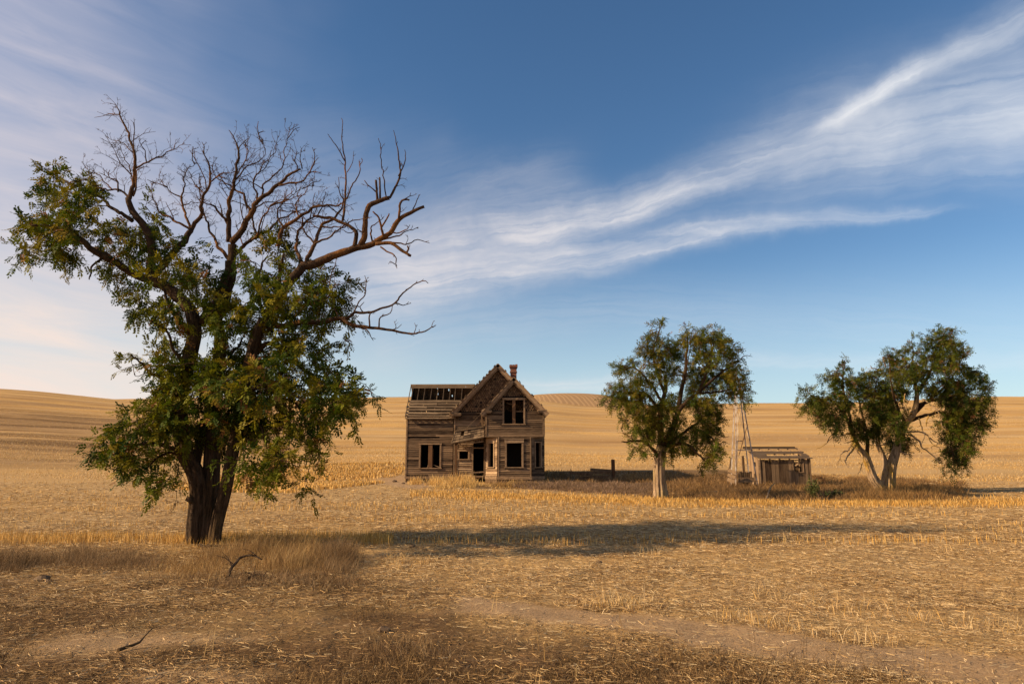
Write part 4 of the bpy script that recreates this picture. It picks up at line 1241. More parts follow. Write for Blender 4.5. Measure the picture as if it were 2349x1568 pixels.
def siding(mb, fc, u0, u1, z0, z1, holes=(), bh=.135, d=.055, gappy=.012, top=None):
    """lapped boards, each its own piece, split at joints, some slipped or split"""
    z = z0
    while z < z1 - .02:
        h = min(bh * random.uniform(.93, 1.07), z1 - z)
        segs = [(u0, u1)]
        if top is not None:
            a, b_ = top(z + h * .5); segs = [(max(u0, a), min(u1, b_))]
        for a, b_, c, e in holes:
            if c < z + h * .6 and e > z + h * .4: segs = cut(segs, a, b_)
        for a, b_ in segs:
            x = a
            while x < b_ - .03:
                L = random.uniform(1.6, 4.2); e = b_ if x + L > b_ - .5 else x + L
                if random.random() > gappy:
                    k = random.uniform(-.010, .010); w_ = random.uniform(0, .012)
                    tn = min(1, max(0, random.gauss(.40, .27)))
                    mb.hexa([fc.p(x + .002, z - .012 + k, d + w_), fc.p(e - .002, z - .012 - k, d + random.uniform(0, .014)), fc.p(e - .002, z - .012 - k, .006), fc.p(x + .002, z - .012 + k, .006),
                             fc.p(x + .002, z + h + .004 + k, .018), fc.p(e - .002, z + h + .004 - k, .018), fc.p(e - .002, z + h + .004 - k, .006), fc.p(x + .002, z + h + .004 + k, .006)], tn)
                x = e
        z += h


def sheath(mb, fc, u0, u1, z0, z1, holes=(), d0=-.09, d1=.0):
    """the wall body behind the boards, with real openings"""
    us = sorted({u0, u1} | {min(max(q, u0), u1) for h in holes for q in h[:2]})
    for a, b_ in zip(us, us[1:]):
        zs = [(z0, z1)]
        for h in holes:
            if h[0] < (a + b_) / 2 < h[1]: zs = cut(zs, h[2], h[3])
        for c, e in zs: fc.box(mb, a, b_, c, e, d0, d1, .2)


def shingles(mb, fc, rows, z0, dz, wd, tri, d=.03, holes=(), miss=.025):
    """pointed shingles in rows; tri(z) gives the free width at that height"""
    for r_ in range(rows):
        z = z0 + r_ * dz
        a, b_ = tri(z + dz * .3)
        u = math.floor(a / wd) * wd + (wd / 2 if r_ % 2 else 0)
        while u < b_:
            c = u + wd / 2
            if a < c < b_ and random.random() > miss and not any(h[0] - .03 < c < h[1] + .03 and h[2] - .08 < z + dz * .5 < h[3] + .03 for h in holes):
                j = random.uniform(-.012, .012); o = d + random.uniform(0, .016)
                zt = z + dz * 1.15
                pts = [fc.p(u + .006, z + dz * .5 + j, o - .004), fc.p(c, z - dz * .12 + j, o), fc.p(u + wd - .006, z + dz * .5 + j, o - .004), fc.p(u + wd - .006, zt, d - .022), fc.p(u + .006, zt, d - .022)]
                bk = [(p[0] + fc.n.x * -.012, p[1] + fc.n.y * -.012, p[2]) for p in pts]
                mb.add(pts + bk, [(0, 1, 2, 3, 4), (0, 5, 6, 1), (1, 6, 7, 2), (2, 7, 8, 3), (4, 9, 5, 0)], min(1, max(0, random.gauss(.45, .16))))
            u += wd


def frame(fc, parent, u0, u1, z0, z1, fw=.11, head=None, mull=None, sill=True, d=.085, mat=None, name='window', label=None, skew=0.):
    """casing around an opening; returns the window part"""
    mb = MB()
    fc.box(mb, u0 - fw, u0, z0, z1, .0, d, .5); fc.box(mb, u1, u1 + fw, z0, z1, .0, d, .62)
    hh = head or fw
    fc.box(mb, u0 - fw - .03, u1 + fw + .03, z1 + .003, z1 + hh, .0, d + .02, .7, skew)
    # jamb linings inside the wall
    fc.box(mb, u0 - .03, u0 + .022, z0, z1, -.12, -.003, .3); fc.box(mb, u1 - .022, u1 + .03, z0, z1, -.12, -.003, .3)
    o = part(mb, name, mat or M_trim, parent, label)
    if mull:
        mm = MB(); fc.box(mm, mull[0], mull[1], z0 + .003, z1 - .003, -.06, d - .012, .5)
        part(mm, 'mullion', M_mull, o)
    if sill:
        sm = MB(); fc.box(sm, u0 - fw - .05, u1 + fw + .05, z0 - .07, z0 - .003, .0, d + .05, .62)
        part(sm, 'sill', M_trim, o)
    return o


xL, xLW, xM0, xM1, xP0, xP1 = hx(148, YM), hx(676, YM), hx(686, YM), hx(1712, YM), hx(1046), hx(1716)
zb, zw, zs_ = 0.0, hz(1378, YM), hz(1405, YM)
house = tag(empty('farmhouse', ((xL + xP1) / 2, YM, 0.)), 'abandoned two storey wooden farmhouse with fishscale gables and brick chimney', 'house')
OFF = [(xL + xP1) / 2, YM, 0.]
WD = 4.4                       # depth of the left wing
BACK = YM + 6.6                # back of the main block

wall = MB(); core = MB(); shg = MB(); rake = MB(); roof = MB(); corner = MB(); found = MB()
# ---- left wing
fL = Face((xL, YM, 0), (1, 0, 0))
wL = xLW - xL
hL = [(hx(312, YM) - xL, hx(400, YM) - xL, hz(1278, YM), hz(1015, YM)), (hx(445, YM) - xL, hx(530, YM) - xL, hz(1278, YM), hz(1015, YM))]
hLw = [(hL[0][0] - .02, hL[1][1] + .02, hL[0][2], hL[0][3])]
zt = hz(690, YM)
siding(wall, fL, 0, wL, zw + .02, zt - .17, [(hL[0][0] - .09, hL[1][1] + .09, hL[0][2] - .06, hL[0][3] + .12)])
sheath(core, fL, 0, wL, .02, zt, hLw)
fL.box(corner, 0, wL, zt - .17, zt, .006, .07, .85)
fL.box(corner, -.05, wL, zs_, zw, .006, .085, .55)
foundL = MB(); fL.box(foundL, .02, wL, -.1, zs_ - .004, .006, .05, .08); part(foundL, 'foundation', M_vert, house)
fl2 = Face((xL, YM + WD, 0), (0, -1, 0))
siding(wall, fl2, 0, WD, zw, zt, bh=.165); sheath(core, fl2, .1, WD - .1, .02, zt)
fL.box(corner, -.045, .06, zw, zt - .175, .05, .075, .5)
# back wall of the wing
fb = Face((xLW, YM + WD, 0), (-1, 0, 0)); sheath(core, fb, 0, wL - .1, .02, zt - .02)
wf = frame(fL, house, hL[0][0], hL[1][1], hL[0][2], hL[0][3], .11, mull=(hL[0][1], hL[1][0]))
mb = MB()
fL.box(mb, hL[1][0] + .02, hL[1][0] + .05, hL[0][2] + .01, hL[0][3] - .3, -.05, -.02, .3)
mb.beam(fL.p(hL[1][0] + .1, hL[0][2] + .2, -.02), fL.p(hL[1][1] - .02, hL[0][2] + .04, .03), .04, .03, tone=.7)
mb.beam(fL.p(hL[0][1] + .02, hL[0][2] + .22, .02), fL.p(hL[0][1] - .08, hL[0][2] - .12, .12), .04, .02, tone=.25)
part(mb, 'sash', M_trim, wf, 'broken sash pieces')

# ---- wing roof: bare battens on rafters, upper half open
zr = hz(352, YM + WD / 2); ze = zt + .02
yr = YM + WD / 2
sl = (zr - ze) / (WD / 2)
wroof = MB(); raft = MB()
def rp(x, t, side=-1, lift=0.):      # t 0 at the eave .. 1 at the ridge
    y = YM + t * WD / 2 if side < 0 else YM + WD - t * WD / 2
    return Vector((x, y + side * lift * .7, ze + t * (zr - ze) + lift * .7))
rx0, rx1 = xL - .12, xM0 + 1.1
for i in range(9):
    x = xL + .12 + (xM0 + .3 - xL) * i / 8 * 1.0 + random.uniform(-.05, .05)
    for sd_ in (-1, 1):
        raft.beam(rp(x, -.13, sd_), rp(x + random.uniform(-.05, .05), 1.0, sd_), .05, .11, tone=random.uniform(.02, .25))
for t_, tl, tr_, th_ in ((-.10, -.1, .0, .09), (-.03, -.14, .1, .10), (.06, -.17, .25, .12), (.16, -.05, .35, .13), (.26, -.18, .5, .14), (.36, .0, .6, .14), (.45, -.05, .75, .14)):
    x = xL + tl
    while x < xM0 + tr_ * .9:
        e = min(x + random.uniform(1.4, 3.0), xM0 + tr_)
        wroof.beam(rp(x, t_, -1, .09) + Vector((0, 0, random.uniform(-.02, .02))), rp(e, t_, -1, .09) + Vector((0, 0, random.uniform(-.03, .02))), th_ * 1.55, .03, up=(0, -.7, .7), tone=random.uniform(.25, .85))
        x = e + random.uniform(.0, .04)
for t_ in (.925, .99):
    wroof.beam(rp(xL - .05, t_, -1, .09), rp(xM0 + 1.35, t_, -1, .09), .12, .03, up=(0, -.7, .7), tone=.6)
wroof.beam(rp(xL - .12, 1.02, -1, .10), rp(xM0 + 1.4, 1.03, -1, .10), .07, .07, tone=.75)
t_ = -.18
while t_ < 1.0:                                # back slope: close boards with a few gaps
    x = xL - .1
    while x < xM0 + 1.4:
        e = min(x + random.uniform(.6, 2.2), xM0 + 1.5)
        wroof.beam(rp(x, t_, 1, .09), rp(e - random.choice((0, 0, .03, .07)), t_, 1, .09), .188 - random.choice((0, 0, 0, 0, 0, .022)), .03, up=(0, .7, .7), tone=.3)
        x = e
    t_ += .0585
wroof.beam((rx0 + .02, YM - .25, ze - .1), (rx0 + .02, yr, zr + .02), .03, .16, tone=.6)
for z_, (a, b_) in ((1, (xL + .02, yr)),):
    core.add([(xL + .05, YM + .12, ze), (xL + .05, YM + WD - .12, ze), (xL + .05, yr, zr - .12), (xL + .12, YM + .12, ze), (xL + .12, YM + WD - .12, ze), (xL + .12, yr, zr - .12)], [(0, 1, 2), (5, 4, 3), (0, 3, 4, 1), (1, 4, 5, 2), (2, 5, 3, 0)], .3)
rfo = part(wroof, 'roof', M_roofw, house, 'stripped wing roof with bare battens')
part(raft, 'rafter_frame', M_roofw, rfo)

# ---- main block
fM = Face((xM0, YM - .05, 0), (1, 0, 0)); wM = xM1 - xM0
uP = hx(1050, YM) - xM0
zeM = hz(652, YM)              # eave level
axm = (hx(1187, YM) - xM0, hz(128, YM))
def triM(z):
    k_ = (axm[1] - z) / (axm[1] - zeM)
    half = wM / 2 + .02
    return axm[0] - half * k_, axm[0] + half * k_
hwin = (hx(752, YM) - xM0, hx(853, YM) - xM0, hz(1178, YM), hz(1092, YM))
hdoor = (hx(910, YM) - xM0, hx(1030, YM) - xM0, hz(1372, YM), hz(1012, YM))
siding(wall, fM, .10, uP + .4, hz(985, YM), zeM, (), bh=.13)
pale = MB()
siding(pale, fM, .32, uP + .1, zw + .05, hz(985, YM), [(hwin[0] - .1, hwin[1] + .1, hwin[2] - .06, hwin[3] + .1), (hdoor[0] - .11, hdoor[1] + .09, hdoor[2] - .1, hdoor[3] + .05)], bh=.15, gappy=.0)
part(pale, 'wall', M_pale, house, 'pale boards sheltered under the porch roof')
sheath(core, fM, 0, wM, .02, zeM, [hwin, hdoor])
shg2 = MB()
shingles(shg2, fM, 24, zeM + .06, (axm[1] - zeM) / 23.6, .17, triM)
core.add([fM.p(0, zeM + .003, 0), fM.p(wM, zeM + .003, 0), fM.p(axm[0], axm[1], 0), fM.p(0, zeM + .003, -.09), fM.p(wM, zeM + .003, -.09), fM.p(axm[0], axm[1], -.09)], [(0, 1, 2), (5, 4, 3), (1, 4, 5, 2), (2, 5, 3, 0)], .2)
fM.box(corner, 0, .11, zw, zeM - .02, .0, .10, .45); fM.box(corner, .16, .31, zw, hz(1010, YM), .0, .07, .25)
fM.box(corner, -.02, uP + .3, zs_ + .02, zw + .03, .0, .10, .5)
for fr in (Face((xM1, YM - .05, 0), (0, 1, 0)), ):
    siding(wall, fr, 0, BACK - YM, zw, zeM); sheath(core, fr, 0, BACK - YM, .02, zeM)
frb = Face((xM1, BACK, 0), (-1, 0, 0)); sheath(core, frb, .1, wM, .02, zeM); siding(wall, frb, 0, wM, zw, zeM)
frl = Face((xM0, BACK, 0), (0, -1, 0)); sheath(core, frl, .1, BACK - YM - .1, .02, zeM); siding(wall, frl, 0, BACK - YM - WD, zw, zeM)
core.add([(xM0, BACK, zeM + .003), (xM1, BACK, zeM + .003), (xM0 + axm[0], BACK, axm[1]), (xM0, BACK - .1, zeM + .003), (xM1, BACK - .1, zeM + .003), (xM0 + axm[0], BACK - .1, axm[1])], [(2, 1, 0), (3, 4, 5), (0, 1, 4, 3), (1, 2, 5, 4), (2, 0, 3, 5)], .2)
# floors keep the rooms dark
core.box(xL + .2, xM1 - .2, YM + .15, BACK - .2, zw - .15, zw - .03, .3); core.box(xL + .2, xM1 - .2, YM + .15, YM + WD - .15, 3.05, 3.15, .3)
core.box(xM0 + .2, xM1 - .2, YM + WD - .14, BACK - .2, 3.05, 3.15, .3); core.box(xM0 + .15, xM1 - .15, YM + .15, BACK - .15, zeM - .02, zeM + .06, .3)
core.box(xM0 + 3.0, xM0 + 3.1, YM + .15, BACK - .15, zw, 3.04, .3)


def gable_roof(mb, x_l, x_r, ax, z_e, z_a, y0, y1, th=.14, over=.28):
    """two shingled slopes; th thick"""
    for xs_, sg in ((x_l, -1), (x_r, 1)):
        d = Vector((ax - xs_, 0, z_a - z_e)); L = d.length; d.normalize()
        nrm = Vector((-d.z, 0, d.x)) if sg < 0 else Vector((d.z, 0, -d.x))
        if nrm.z < 0: nrm = -nrm
        a = Vector((xs_, 0, z_e)) - d * over; c = Vector((ax, 0, z_a)) + nrm * .0
        rows = 26
        for r_ in range(rows):
            p0 = a.lerp(c, r_ / rows); p1 = a.lerp(c, (r_ + 1.12) / rows if r_ < rows - 1 else 1.0)
            y = y0
            while y < y1 - .05:
                e = min(y1, y + random.uniform(.5, 1.4))
                if r_ > 0 and random.random() < .05 and y > y0 + .01: y = e; continue
                lift = .03 + random.uniform(0, .02)
                q0, q1 = p0 + nrm * lift, p1 + nrm * .015
                b0, b1 = p0 + nrm * .001, p1 + nrm * .001
                mb.hexa([(b0.x, y, b0.z), (b0.x, e - .01, b0.z), (b1.x, e - .01, b1.z), (b1.x, y, b1.z), (q0.x, y, q0.z), (q0.x, e - .01, q0.z), (q1.x, e - .01, q1.z), (q1.x, y, q1.z)], random.uniform(.1, .7))
                y = e
        b0, b1 = a - nrm * th * .5, c - nrm * th * .5; t0, t1 = a, c
        mb.hexa([(b0.x, y0 + .02, b0.z), (b0.x, y1, b0.z), (b1.x, y1, b1.z), (b1.x, y0 + .02, b1.z), (t0.x, y0 + .02, t0.z), (t0.x, y1, t0.z), (t1.x, y1, t1.z), (t1.x, y0 + .02, t1.z)], .25)


def bargeboards(mb, x_l, x_r, ax, z_e, z_a, y, w_=.2, over=.3, rag=None, cap=True):
    """raked trim boards on a gable with ragged shingle ends above"""
    for xs_, sg in ((x_l, -1), (x_r, 1)):
        d = Vector((ax - xs_, 0, z_a - z_e)).normalized()
        nrm = Vector((-d.z, 0, d.x)); nrm = nrm if nrm.z > 0 else -nrm
        a = Vector((xs_, y, z_e)) - d * over; c = Vector((ax, y, z_a))
        mb.beam(a - nrm * w_ * .5, c - nrm * w_ * .5 + d * .0, .045, w_, up=nrm, tone=.55 if sg < 0 else .8)
        mb.beam(a - nrm * w_ * 1.25 + Vector((0, .05, 0)), c - nrm * w_ * 1.25 + Vector((0, .05, 0)), .03, w_ * .42, up=nrm, tone=.35)
        mb.beam(a + nrm * .03 - Vector((0, .05, 0)), c + nrm * .03 - Vector((0, .05, 0)), .05, .05, up=nrm, tone=.7)
        if rag:
            L = (c - a).length; t_ = random.uniform(.05, .2)
            while t_ < L - .2:
                if random.random() < (.72 if sg < 0 else .45):
                    h_ = random.uniform(.03, .085)
                    q = a + d * t_ + nrm * (.055 + h_ / 2) + Vector((0, random.uniform(-.14, -.02), 0))
                    rag.beam(q, q + d * random.uniform(.10, .26) + nrm * random.uniform(0, .05), .22, h_, up=nrm, tone=random.uniform(.0, .35))
                t_ += random.uniform(.16, .5)


gable_roof(roof, xM0 - .12, xM0 + 2 * axm[0] + .12, xM0 + axm[0], zeM, axm[1] + .16, YM - .38, BACK + .3)
rag = roof
bargeboards(rake, xM0 - .12, xM0 + 2 * axm[0] + .12, xM0 + axm[0], zeM - .02, axm[1] + .14, YM - .42, rag=rag)
# eave return and bracket of the main gable
xe = hx(655, YM - .3)
for (x0, x1, yy, zc) in ((hx(645, YM - .4), hx(768, YM - .4), YM - .52, hz(672, YM)), (hx(1000, YF - .3), hx(1118, YF - .3), YF - .42, hz(636, YF)), (hx(1640, YF - .3), hx(1752, YF - .3), YF - .42, hz(632, YF))):
    rake.box(x0, x1, yy, yy + .45, zc - .07, zc + .02, .55)
    rake.box(x0 + .06, x1 - .06, yy + .04, yy + .44, zc - .16, zc - .073, .35)
    rake.add([(x0 - .02, yy - .03, zc + .023), (x1 + .02, yy - .03, zc + .023), (x1 - .06, yy + .42, zc + .023), (x0 + .04, yy + .42, zc + .023), ((x0 + x1) / 2 + .02, yy + .40, zc + .22), ((x0 + x1) / 2 - .12, yy + .40, zc + .22)],
             [(0, 1, 4, 5), (1, 2, 4), (3, 0, 5), (2, 3, 5, 4), (3, 2, 1, 0)], .45)

# ---- projecting bay block
fP = Face((xP0, YF, 0), (1, 0, 0)); wP = xP1 - xP0
zeP = hz(634); axp = (hx(1370) - xP0, hz(282))
zc_ = hz(918)                       # underside of the overhanging upper storey
def triP(z):
    k_ = (axp[1] - z) / (axp[1] - zeP)
    return axp[0] - (wP / 2 + .02) * k_, axp[0] + (wP / 2 + .02) * k_
hu = [(hx(1258) - xP0, hx(1352) - xP0, hz(778), hz(508)), (hx(1388) - xP0, hx(1482) - xP0, hz(778), hz(508))]
hux = (hu[0][0] - .11, hu[1][1] + .11, hu[0][2] - .06, hu[0][3] + .16)
siding(wall, fP, .10, wP - .10, zc_ + .02, zeP, [hux], bh=.13)
sheath(core, fP, .003, wP - .003, zc_ + .02, zeP, [(hu[0][0] - .02, hu[1][1] + .02, hu[0][2], hu[0][3])])
shingles(shg, fP, 16, zeP + .05, (axp[1] - zeP) / 15.6, .17, triP, holes=[hux])
zk = hu[0][3] + .02
core.add([fP.p(axp[0] - (axp[1] - zk) / (axp[1] - zeP) * wP / 2, zk, -.003), fP.p(axp[0] + (axp[1] - zk) / (axp[1] - zeP) * wP / 2, zk, -.003), fP.p(axp[0], axp[1], -.003)], [(0, 1, 2)], .2)
for a, b_ in ((0, hu[0][0] - .02), (hu[1][1] + .02, wP)):
    zA = [min(axp[1] - abs(q - axp[0]) / (wP / 2) * (axp[1] - zeP), zk) for q in (a, b_)]
    core.add([fP.p(a, zeP + .002, -.003), fP.p(b_, zeP + .002, -.003), fP.p(b_, max(zA[1], zeP + .003), -.003), fP.p(a, max(zA[0], zeP + .003), -.003)], [(0, 1, 2, 3)], .2)
fP.box(corner, 0, .11, zc_ + .02, zeP - .1, .0, .075, .25); fP.box(corner, wP - .11, wP, zc_ + .02, zeP - .1, .0, .075, .35)
fP.box(corner, -.02, wP + .02, zc_ - .06, zc_ + .018, -.02, .05, .5)
wfu = frame(fP, house, hu[0][0], hu[1][1], hu[0][2], hu[0][3], .11, head=.15, mull=(hu[0][1], hu[1][0]))
mb = MB(); fP.box(mb, hu[1][0] + .004, hu[1][1] - .004, hz(642), hz(634), -.05, -.02, .4); part(mb, 'sash', M_trim, wfu)
mb = MB(); mb.beam(fP.p(hu[0][0] + .2, hu[0][3] - .18, -.5), fP.p(hu[0][1], hu[0][3] - .28, -.3), .12, .03, tone=.9); part(mb, 'fallen_board', M_trim, wfu)
for fs in (Face((xP0, YM - .06, 0), (0, -1, 0)), Face((xP1, YF, 0), (0, 1, 0))):
    siding(wall, fs, .02, YM - YF - .06, zc_ + .02, zeP); sheath(core, fs, .1, YM - YF - .06, zc_ + .02, zeP)
core.box(xP0 + .02, xP1 - .02, YF + .02, YM - .1, zc_ - .055, zc_ + .005, .3)
gable_roof(roof, xP0 - .12, xP1 + .12, xP0 + axp[0], zeP, axp[1] + .16, YF - .34, YM + 2.2)
bargeboards(rake, xP0 - .12, xP1 + .12, xP0 + axp[0], zeP - .02, axp[1] + .14, YF - .38, rag=rag)
# ground floor bay with cut corners
ch = hx(1190) - xP0 - .02
chd = ch * 1.0
xa, xb = xP0 + ch, hx(1568)
chr_ = xP1 - xb
fB = Face((xa, YF + .02, 0), (1, 0, 0)); wB = xb - xa
hb_ = (hx(1288) - xa, hx(1460) - xa, hz(1270), hz(1000))
siding(wall, fB, .08, wB - .08, zw + .08, zc_ - .07, [(hb_[0] - .12, hb_[1] + .12, hb_[2] - .07, hb_[3] + .2)], bh=.15)
sheath(core, fB, 0, wB, .02, zc_ - .06, [hb_])
wfb = frame(fB, house, hb_[0], hb_[1], hb_[2], hb_[3], .12, head=.24, skew=.03, d=.095)
mb = MB(); fB.box(mb, hb_[0] - .15, hb_[1] + .16, hb_[3] + .28, hb_[3] + .315, .0, .15, .9); part(mb, 'drip_cap', M_trim, wfb)
fB.box(corner, 0, .10, zw, zc_ - .065, .0, .07, .45); fB.box(corner, wB - .10, wB, zw, zc_ - .065, .0, .07, .45)
fB.box(corner, -.05, wB + .05, zs_ + .0, zw + .05, .0, .11, .6)
fB.box(found, .0, wB, -.15, zs_ - .004, .0, .06, .4)
pm = MB()
s2 = math.sqrt(.5)
YB = YF + .02
fCl = Face((xP0 + .02, YB + chd, 0), (xa - xP0 - .02, -chd, 0)); wC = math.hypot(xa - xP0 - .02, chd)
hc = (wC * .25, wC * .70, hz(1270), hz(998))
sheath(core, fCl, .0, wC, .02, zc_ - .06, [hc])
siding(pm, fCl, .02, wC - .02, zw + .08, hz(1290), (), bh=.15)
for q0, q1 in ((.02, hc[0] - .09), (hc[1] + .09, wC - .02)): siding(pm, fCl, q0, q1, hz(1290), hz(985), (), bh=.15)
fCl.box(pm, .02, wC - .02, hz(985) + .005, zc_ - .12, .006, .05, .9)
part(pm, 'wall', M_pale, house, 'angled side of the bay, its sunlight put into pale boards')  # sun falling on this face is put into the paler board colour
frame(fCl, house, hc[0], hc[1], hc[2], hc[3], .08, mat=M_pale)
fCr = Face((xb, YB, 0), (chr_, chd, 0)); wCr = math.hypot(chr_, chd)
hcr = (wCr * .30, wCr * .72, hz(1270), hz(992))
sheath(core, fCr, .0, wCr, .02, zc_ - .06, [hcr])
siding(wall, fCr, .02, wCr - .02, zw + .08, zc_ - .07, [(hcr[0] - .1, hcr[1] + .1, hcr[2] - .07, hcr[3] + .1)], bh=.15)
frame(fCr, house, hcr[0], hcr[1], hcr[2], hcr[3], .09)
for f_, w_ in ((fCl, wC), (fCr, wCr)):
    f_.box(corner, .0, w_, zs_, zw + .05, .0, .10, .5); f_.box(found, .0, w_, -.15, zs_ - .004, .0, .05, .35)
    # scalloped fringe hanging from the overhang
    for i in range(11):
        a = w_ * i / 11; e = w_ * (i + 1) / 11; c = (a + e) / 2
        corner.add([f_.p(a, zc_ - .062, .052), f_.p(a + .01, zc_ - .13, .052), f_.p(c, zc_ - .18 - random.uniform(0, .02), .052), f_.p(e - .01, zc_ - .13, .052), f_.p(e, zc_ - .062, .052),
                    f_.p(a, zc_ - .062, .03), f_.p(a + .01, zc_ - .13, .03), f_.p(c, zc_ - .18, .03), f_.p(e - .01, zc_ - .13, .03), f_.p(e, zc_ - .062, .03)], [(0, 1, 2, 3, 4), (9, 8, 7, 6, 5), (0, 5, 6, 1), (1, 6, 7, 2), (2, 7, 8, 3), (3, 8, 9, 4)], .8)
for fs, w_ in ((Face((xP0 + .02, YM - .06, 0), (0, -1, 0)), YM - .06 - (YB + chd)), (Face((xP1, YB + chd, 0), (0, 1, 0)), YM - YB - chd)):
    if w_ > .1: sheath(core, fs, .0, w_, .02, zc_ - .06); siding(wall, fs, .02, w_, zw, zc_ - .07)

# ---- porch
wn = frame(fM, house, hwin[0], hwin[1], hwin[2], hwin[3], .10, head=.12, mat=M_pale)
df = MB()
fM.box(df, hdoor[0] - .10, hdoor[0], hdoor[2], hdoor[3] + .06, .0, .08, .65); fM.box(df, hdoor[1], hdoor[1] + .08, hdoor[2], hdoor[3] + .06, .0, .08, .5)
fM.box(df, hdoor[0] + .003, hdoor[1] - .003, hz(1060, YM), hz(1048, YM), -.06, .04, .7)
part(df, 'door_frame', M_trim, house)
pr = MB(); yp = YM - 1.35
px0, px1 = hx(735, yp + .6), hx(1032, yp + .9)
pr.beam((px0, yp + .55, hz(1346, yp + .5)), (px1, yp + .75, hz(1326, yp + .7)), .05, .09, tone=.75)
part(pr, 'porch_rail', M_trim, house)
st = MB()
st.box(hx(905, YM - .3), hx(1036, YM - .3), YM - .42, YM - .10, hz(1385, YM - .3), hz(1372, YM - .3), .6); st.box(hx(900, YM - .5), hx(1045, YM - .5), YM - .75, YM - .44, hz(1463, YM - .6), hz(1450, YM - .6), .7)
part(st, 'step', M_trim, house)
ps = MB(); ps.tube([(hx(718, YM - .9), YM - .9, 0), (hx(716, YM - .9), YM - .9, hz(1010, YM - .9))], [.05, .045], 8, .35)
part(ps, 'porch_post', M_mull, house)
# sagging porch roof: a dropped box of boards, fringe of spindles, loose planks
pf = MB()
def pp(cx, cy, y): return Vector(tuple(HP(cx, cy, y)))
yo, yi = YM - 1.25, YM - .12
A_, B_, C_, D2 = pp(704, 868, yo + .15), pp(1030, 818, yo + .15), pp(1034, 925, yo - .15), pp(660, 998, yo - .15)
back = Vector((0, .05, 0))
nr, nc = 4, 9
for r_ in range(nr):
    for c_ in range(nc):
        if random.random() < .06: continue
        s0, s1, t0, t1 = c_ / nc, (c_ + .97) / nc, r_ / nr, (r_ + 1.02) / nr
        f_ = lambda s_, t__: A_.lerp(B_, s_).lerp(D2.lerp(C_, s_), t__)
        o_ = Vector((0, -.012 - random.uniform(0, .05), 0))
        pts = [f_(s0, t0), f_(s1, t0), f_(s1, t1) + o_, f_(s0, t1) + o_]
        pf.add([tuple(p) for p in pts] + [tuple(p + back) for p in pts], [(3, 2, 1, 0), (0, 1, 5, 4), (1, 2, 6, 5), (2, 3, 7, 6), (3, 0, 4, 7)], min(1, max(0, random.gauss(.5, .25))))
Ab, Bb, Cb, Db = A_ + Vector((0, .95, .03)), B_ + Vector((0, .95, .03)), C_ + Vector((0, 1.1, -.0)), D2 + Vector((.1, 1.1, 0))
for q in ((A_, B_, Bb, Ab), (D2, C_, Cb, Db)):
    pts = [tuple(p + Vector((0, .06, 0))) for p in q]
    pf.add(pts + [tuple(Vector(p) + Vector((0, 0, -.04))) for p in pts], [(0, 1, 2, 3), (7, 6, 5, 4), (0, 4, 5, 1), (1, 5, 6, 2), (2, 6, 7, 3), (3, 7, 4, 0)], .3)
pf.beam(A_ + Vector((-.05, -.05, .03)), B_ + Vector((0, -.05, .04)), .12, .05, tone=.8); pf.beam(D2 + Vector((-.05, -.06, -.02)), C_ + Vector((0, -.06, -.02)), .10, .06, tone=.55)
for k_ in range(4):
    pf.beam(pp(712 + k_ * 6, 852 - k_ * 12, yo + .3 + .2 * k_), pp(960 + k_ * 20, 846 - k_ * 12, yo + .35 + .2 * k_), .14, .03, tone=random.uniform(.4, .8))
pf.beam(D2 + Vector((0, 0, 0)), A_, .06, .06, tone=.3)
po = part(pf, 'porch_roof', M_roofw, house, 'collapsed porch roof sagging to one side')
sp_ = MB()
sp_.beam(pp(758, 1022, yo), pp(1028, 978, yo), .035, .035, tone=.75); sp_.beam(pp(760, 1002, yo), pp(1028, 942, yo), .03, .03, tone=.6)
for k_ in range(14):
    q = (k_ + .5) / 14; sp_.beam(pp(758, 1022, yo).lerp(pp(1028, 978, yo), q), pp(758, 1004, yo).lerp(pp(1028, 944, yo), q), .02, .02, tone=.8)
sp_.beam(pp(745, 1002, yo + .3), pp(885, 1092, YM - .2), .05, .05, tone=.7); sp_.beam(pp(790, 1012, yo + .3), pp(893, 1065, YM - .2), .035, .035, tone=.6)
part(sp_, 'spindle_fringe', M_trim, po)
lp = MB(); lp.beam(pp(832, 826, YM - .8), pp(990, 672, YM - .35), .014, .014, tone=.9); lp.beam(pp(1003, 655, YF + .5), pp(1014, 812, YM - .75), .10, .14, tone=.35); lp.beam(pp(946, 806, YM - .3), pp(1000, 735, YM - .3), .08, .04, tone=.15)
part(lp, 'hanging_board', M_trim, house)

# ---- chimney
cxm, ym = hx(1366, YM + 1.6), YM + 1.6
cm = MB(); w0, w1 = .235, .30
z0, z1, z2, z3 = hz(300, ym), hz(190, ym), hz(150, ym), hz(108, ym)
cm.box(cxm - w0, cxm + w0, ym - w0, ym + w0, z0 - 1.4, z1 - .05, .5)
cm.box(cxm - w0 - .04, cxm + w0 + .04, ym - w0 - .04, ym + w0 + .04, z1 - .05, z1 + .03, .5)
cm.box(cxm - w0 - .005, cxm + w0 + .005, ym - w0 - .005, ym + w0 + .005, z1 + .03, z2 - .03, .5)
for k_ in range(3):
    e_ = .02 + .03 * k_; a = z2 - .03 + k_ * .06
    cm.box(cxm - w0 - e_, cxm + w0 + e_, ym - w0 - e_, ym + w0 + e_, a, a + .06 if k_ < 2 else z3 - .06, .5)
for k_ in range(9):
    x_ = cxm - w1 + (k_ % 3) * .21; y_ = ym - w1 + (k_ // 3) * .21
    if random.random() < .75: cm.box(x_ + .01, x_ + .19, y_ + .01, y_ + .19, z3 - .059, z3 + random.uniform(-.02, .03), .5)
part(cm, 'chimney', M_brick, house, 'red brick chimney with a corbelled top')
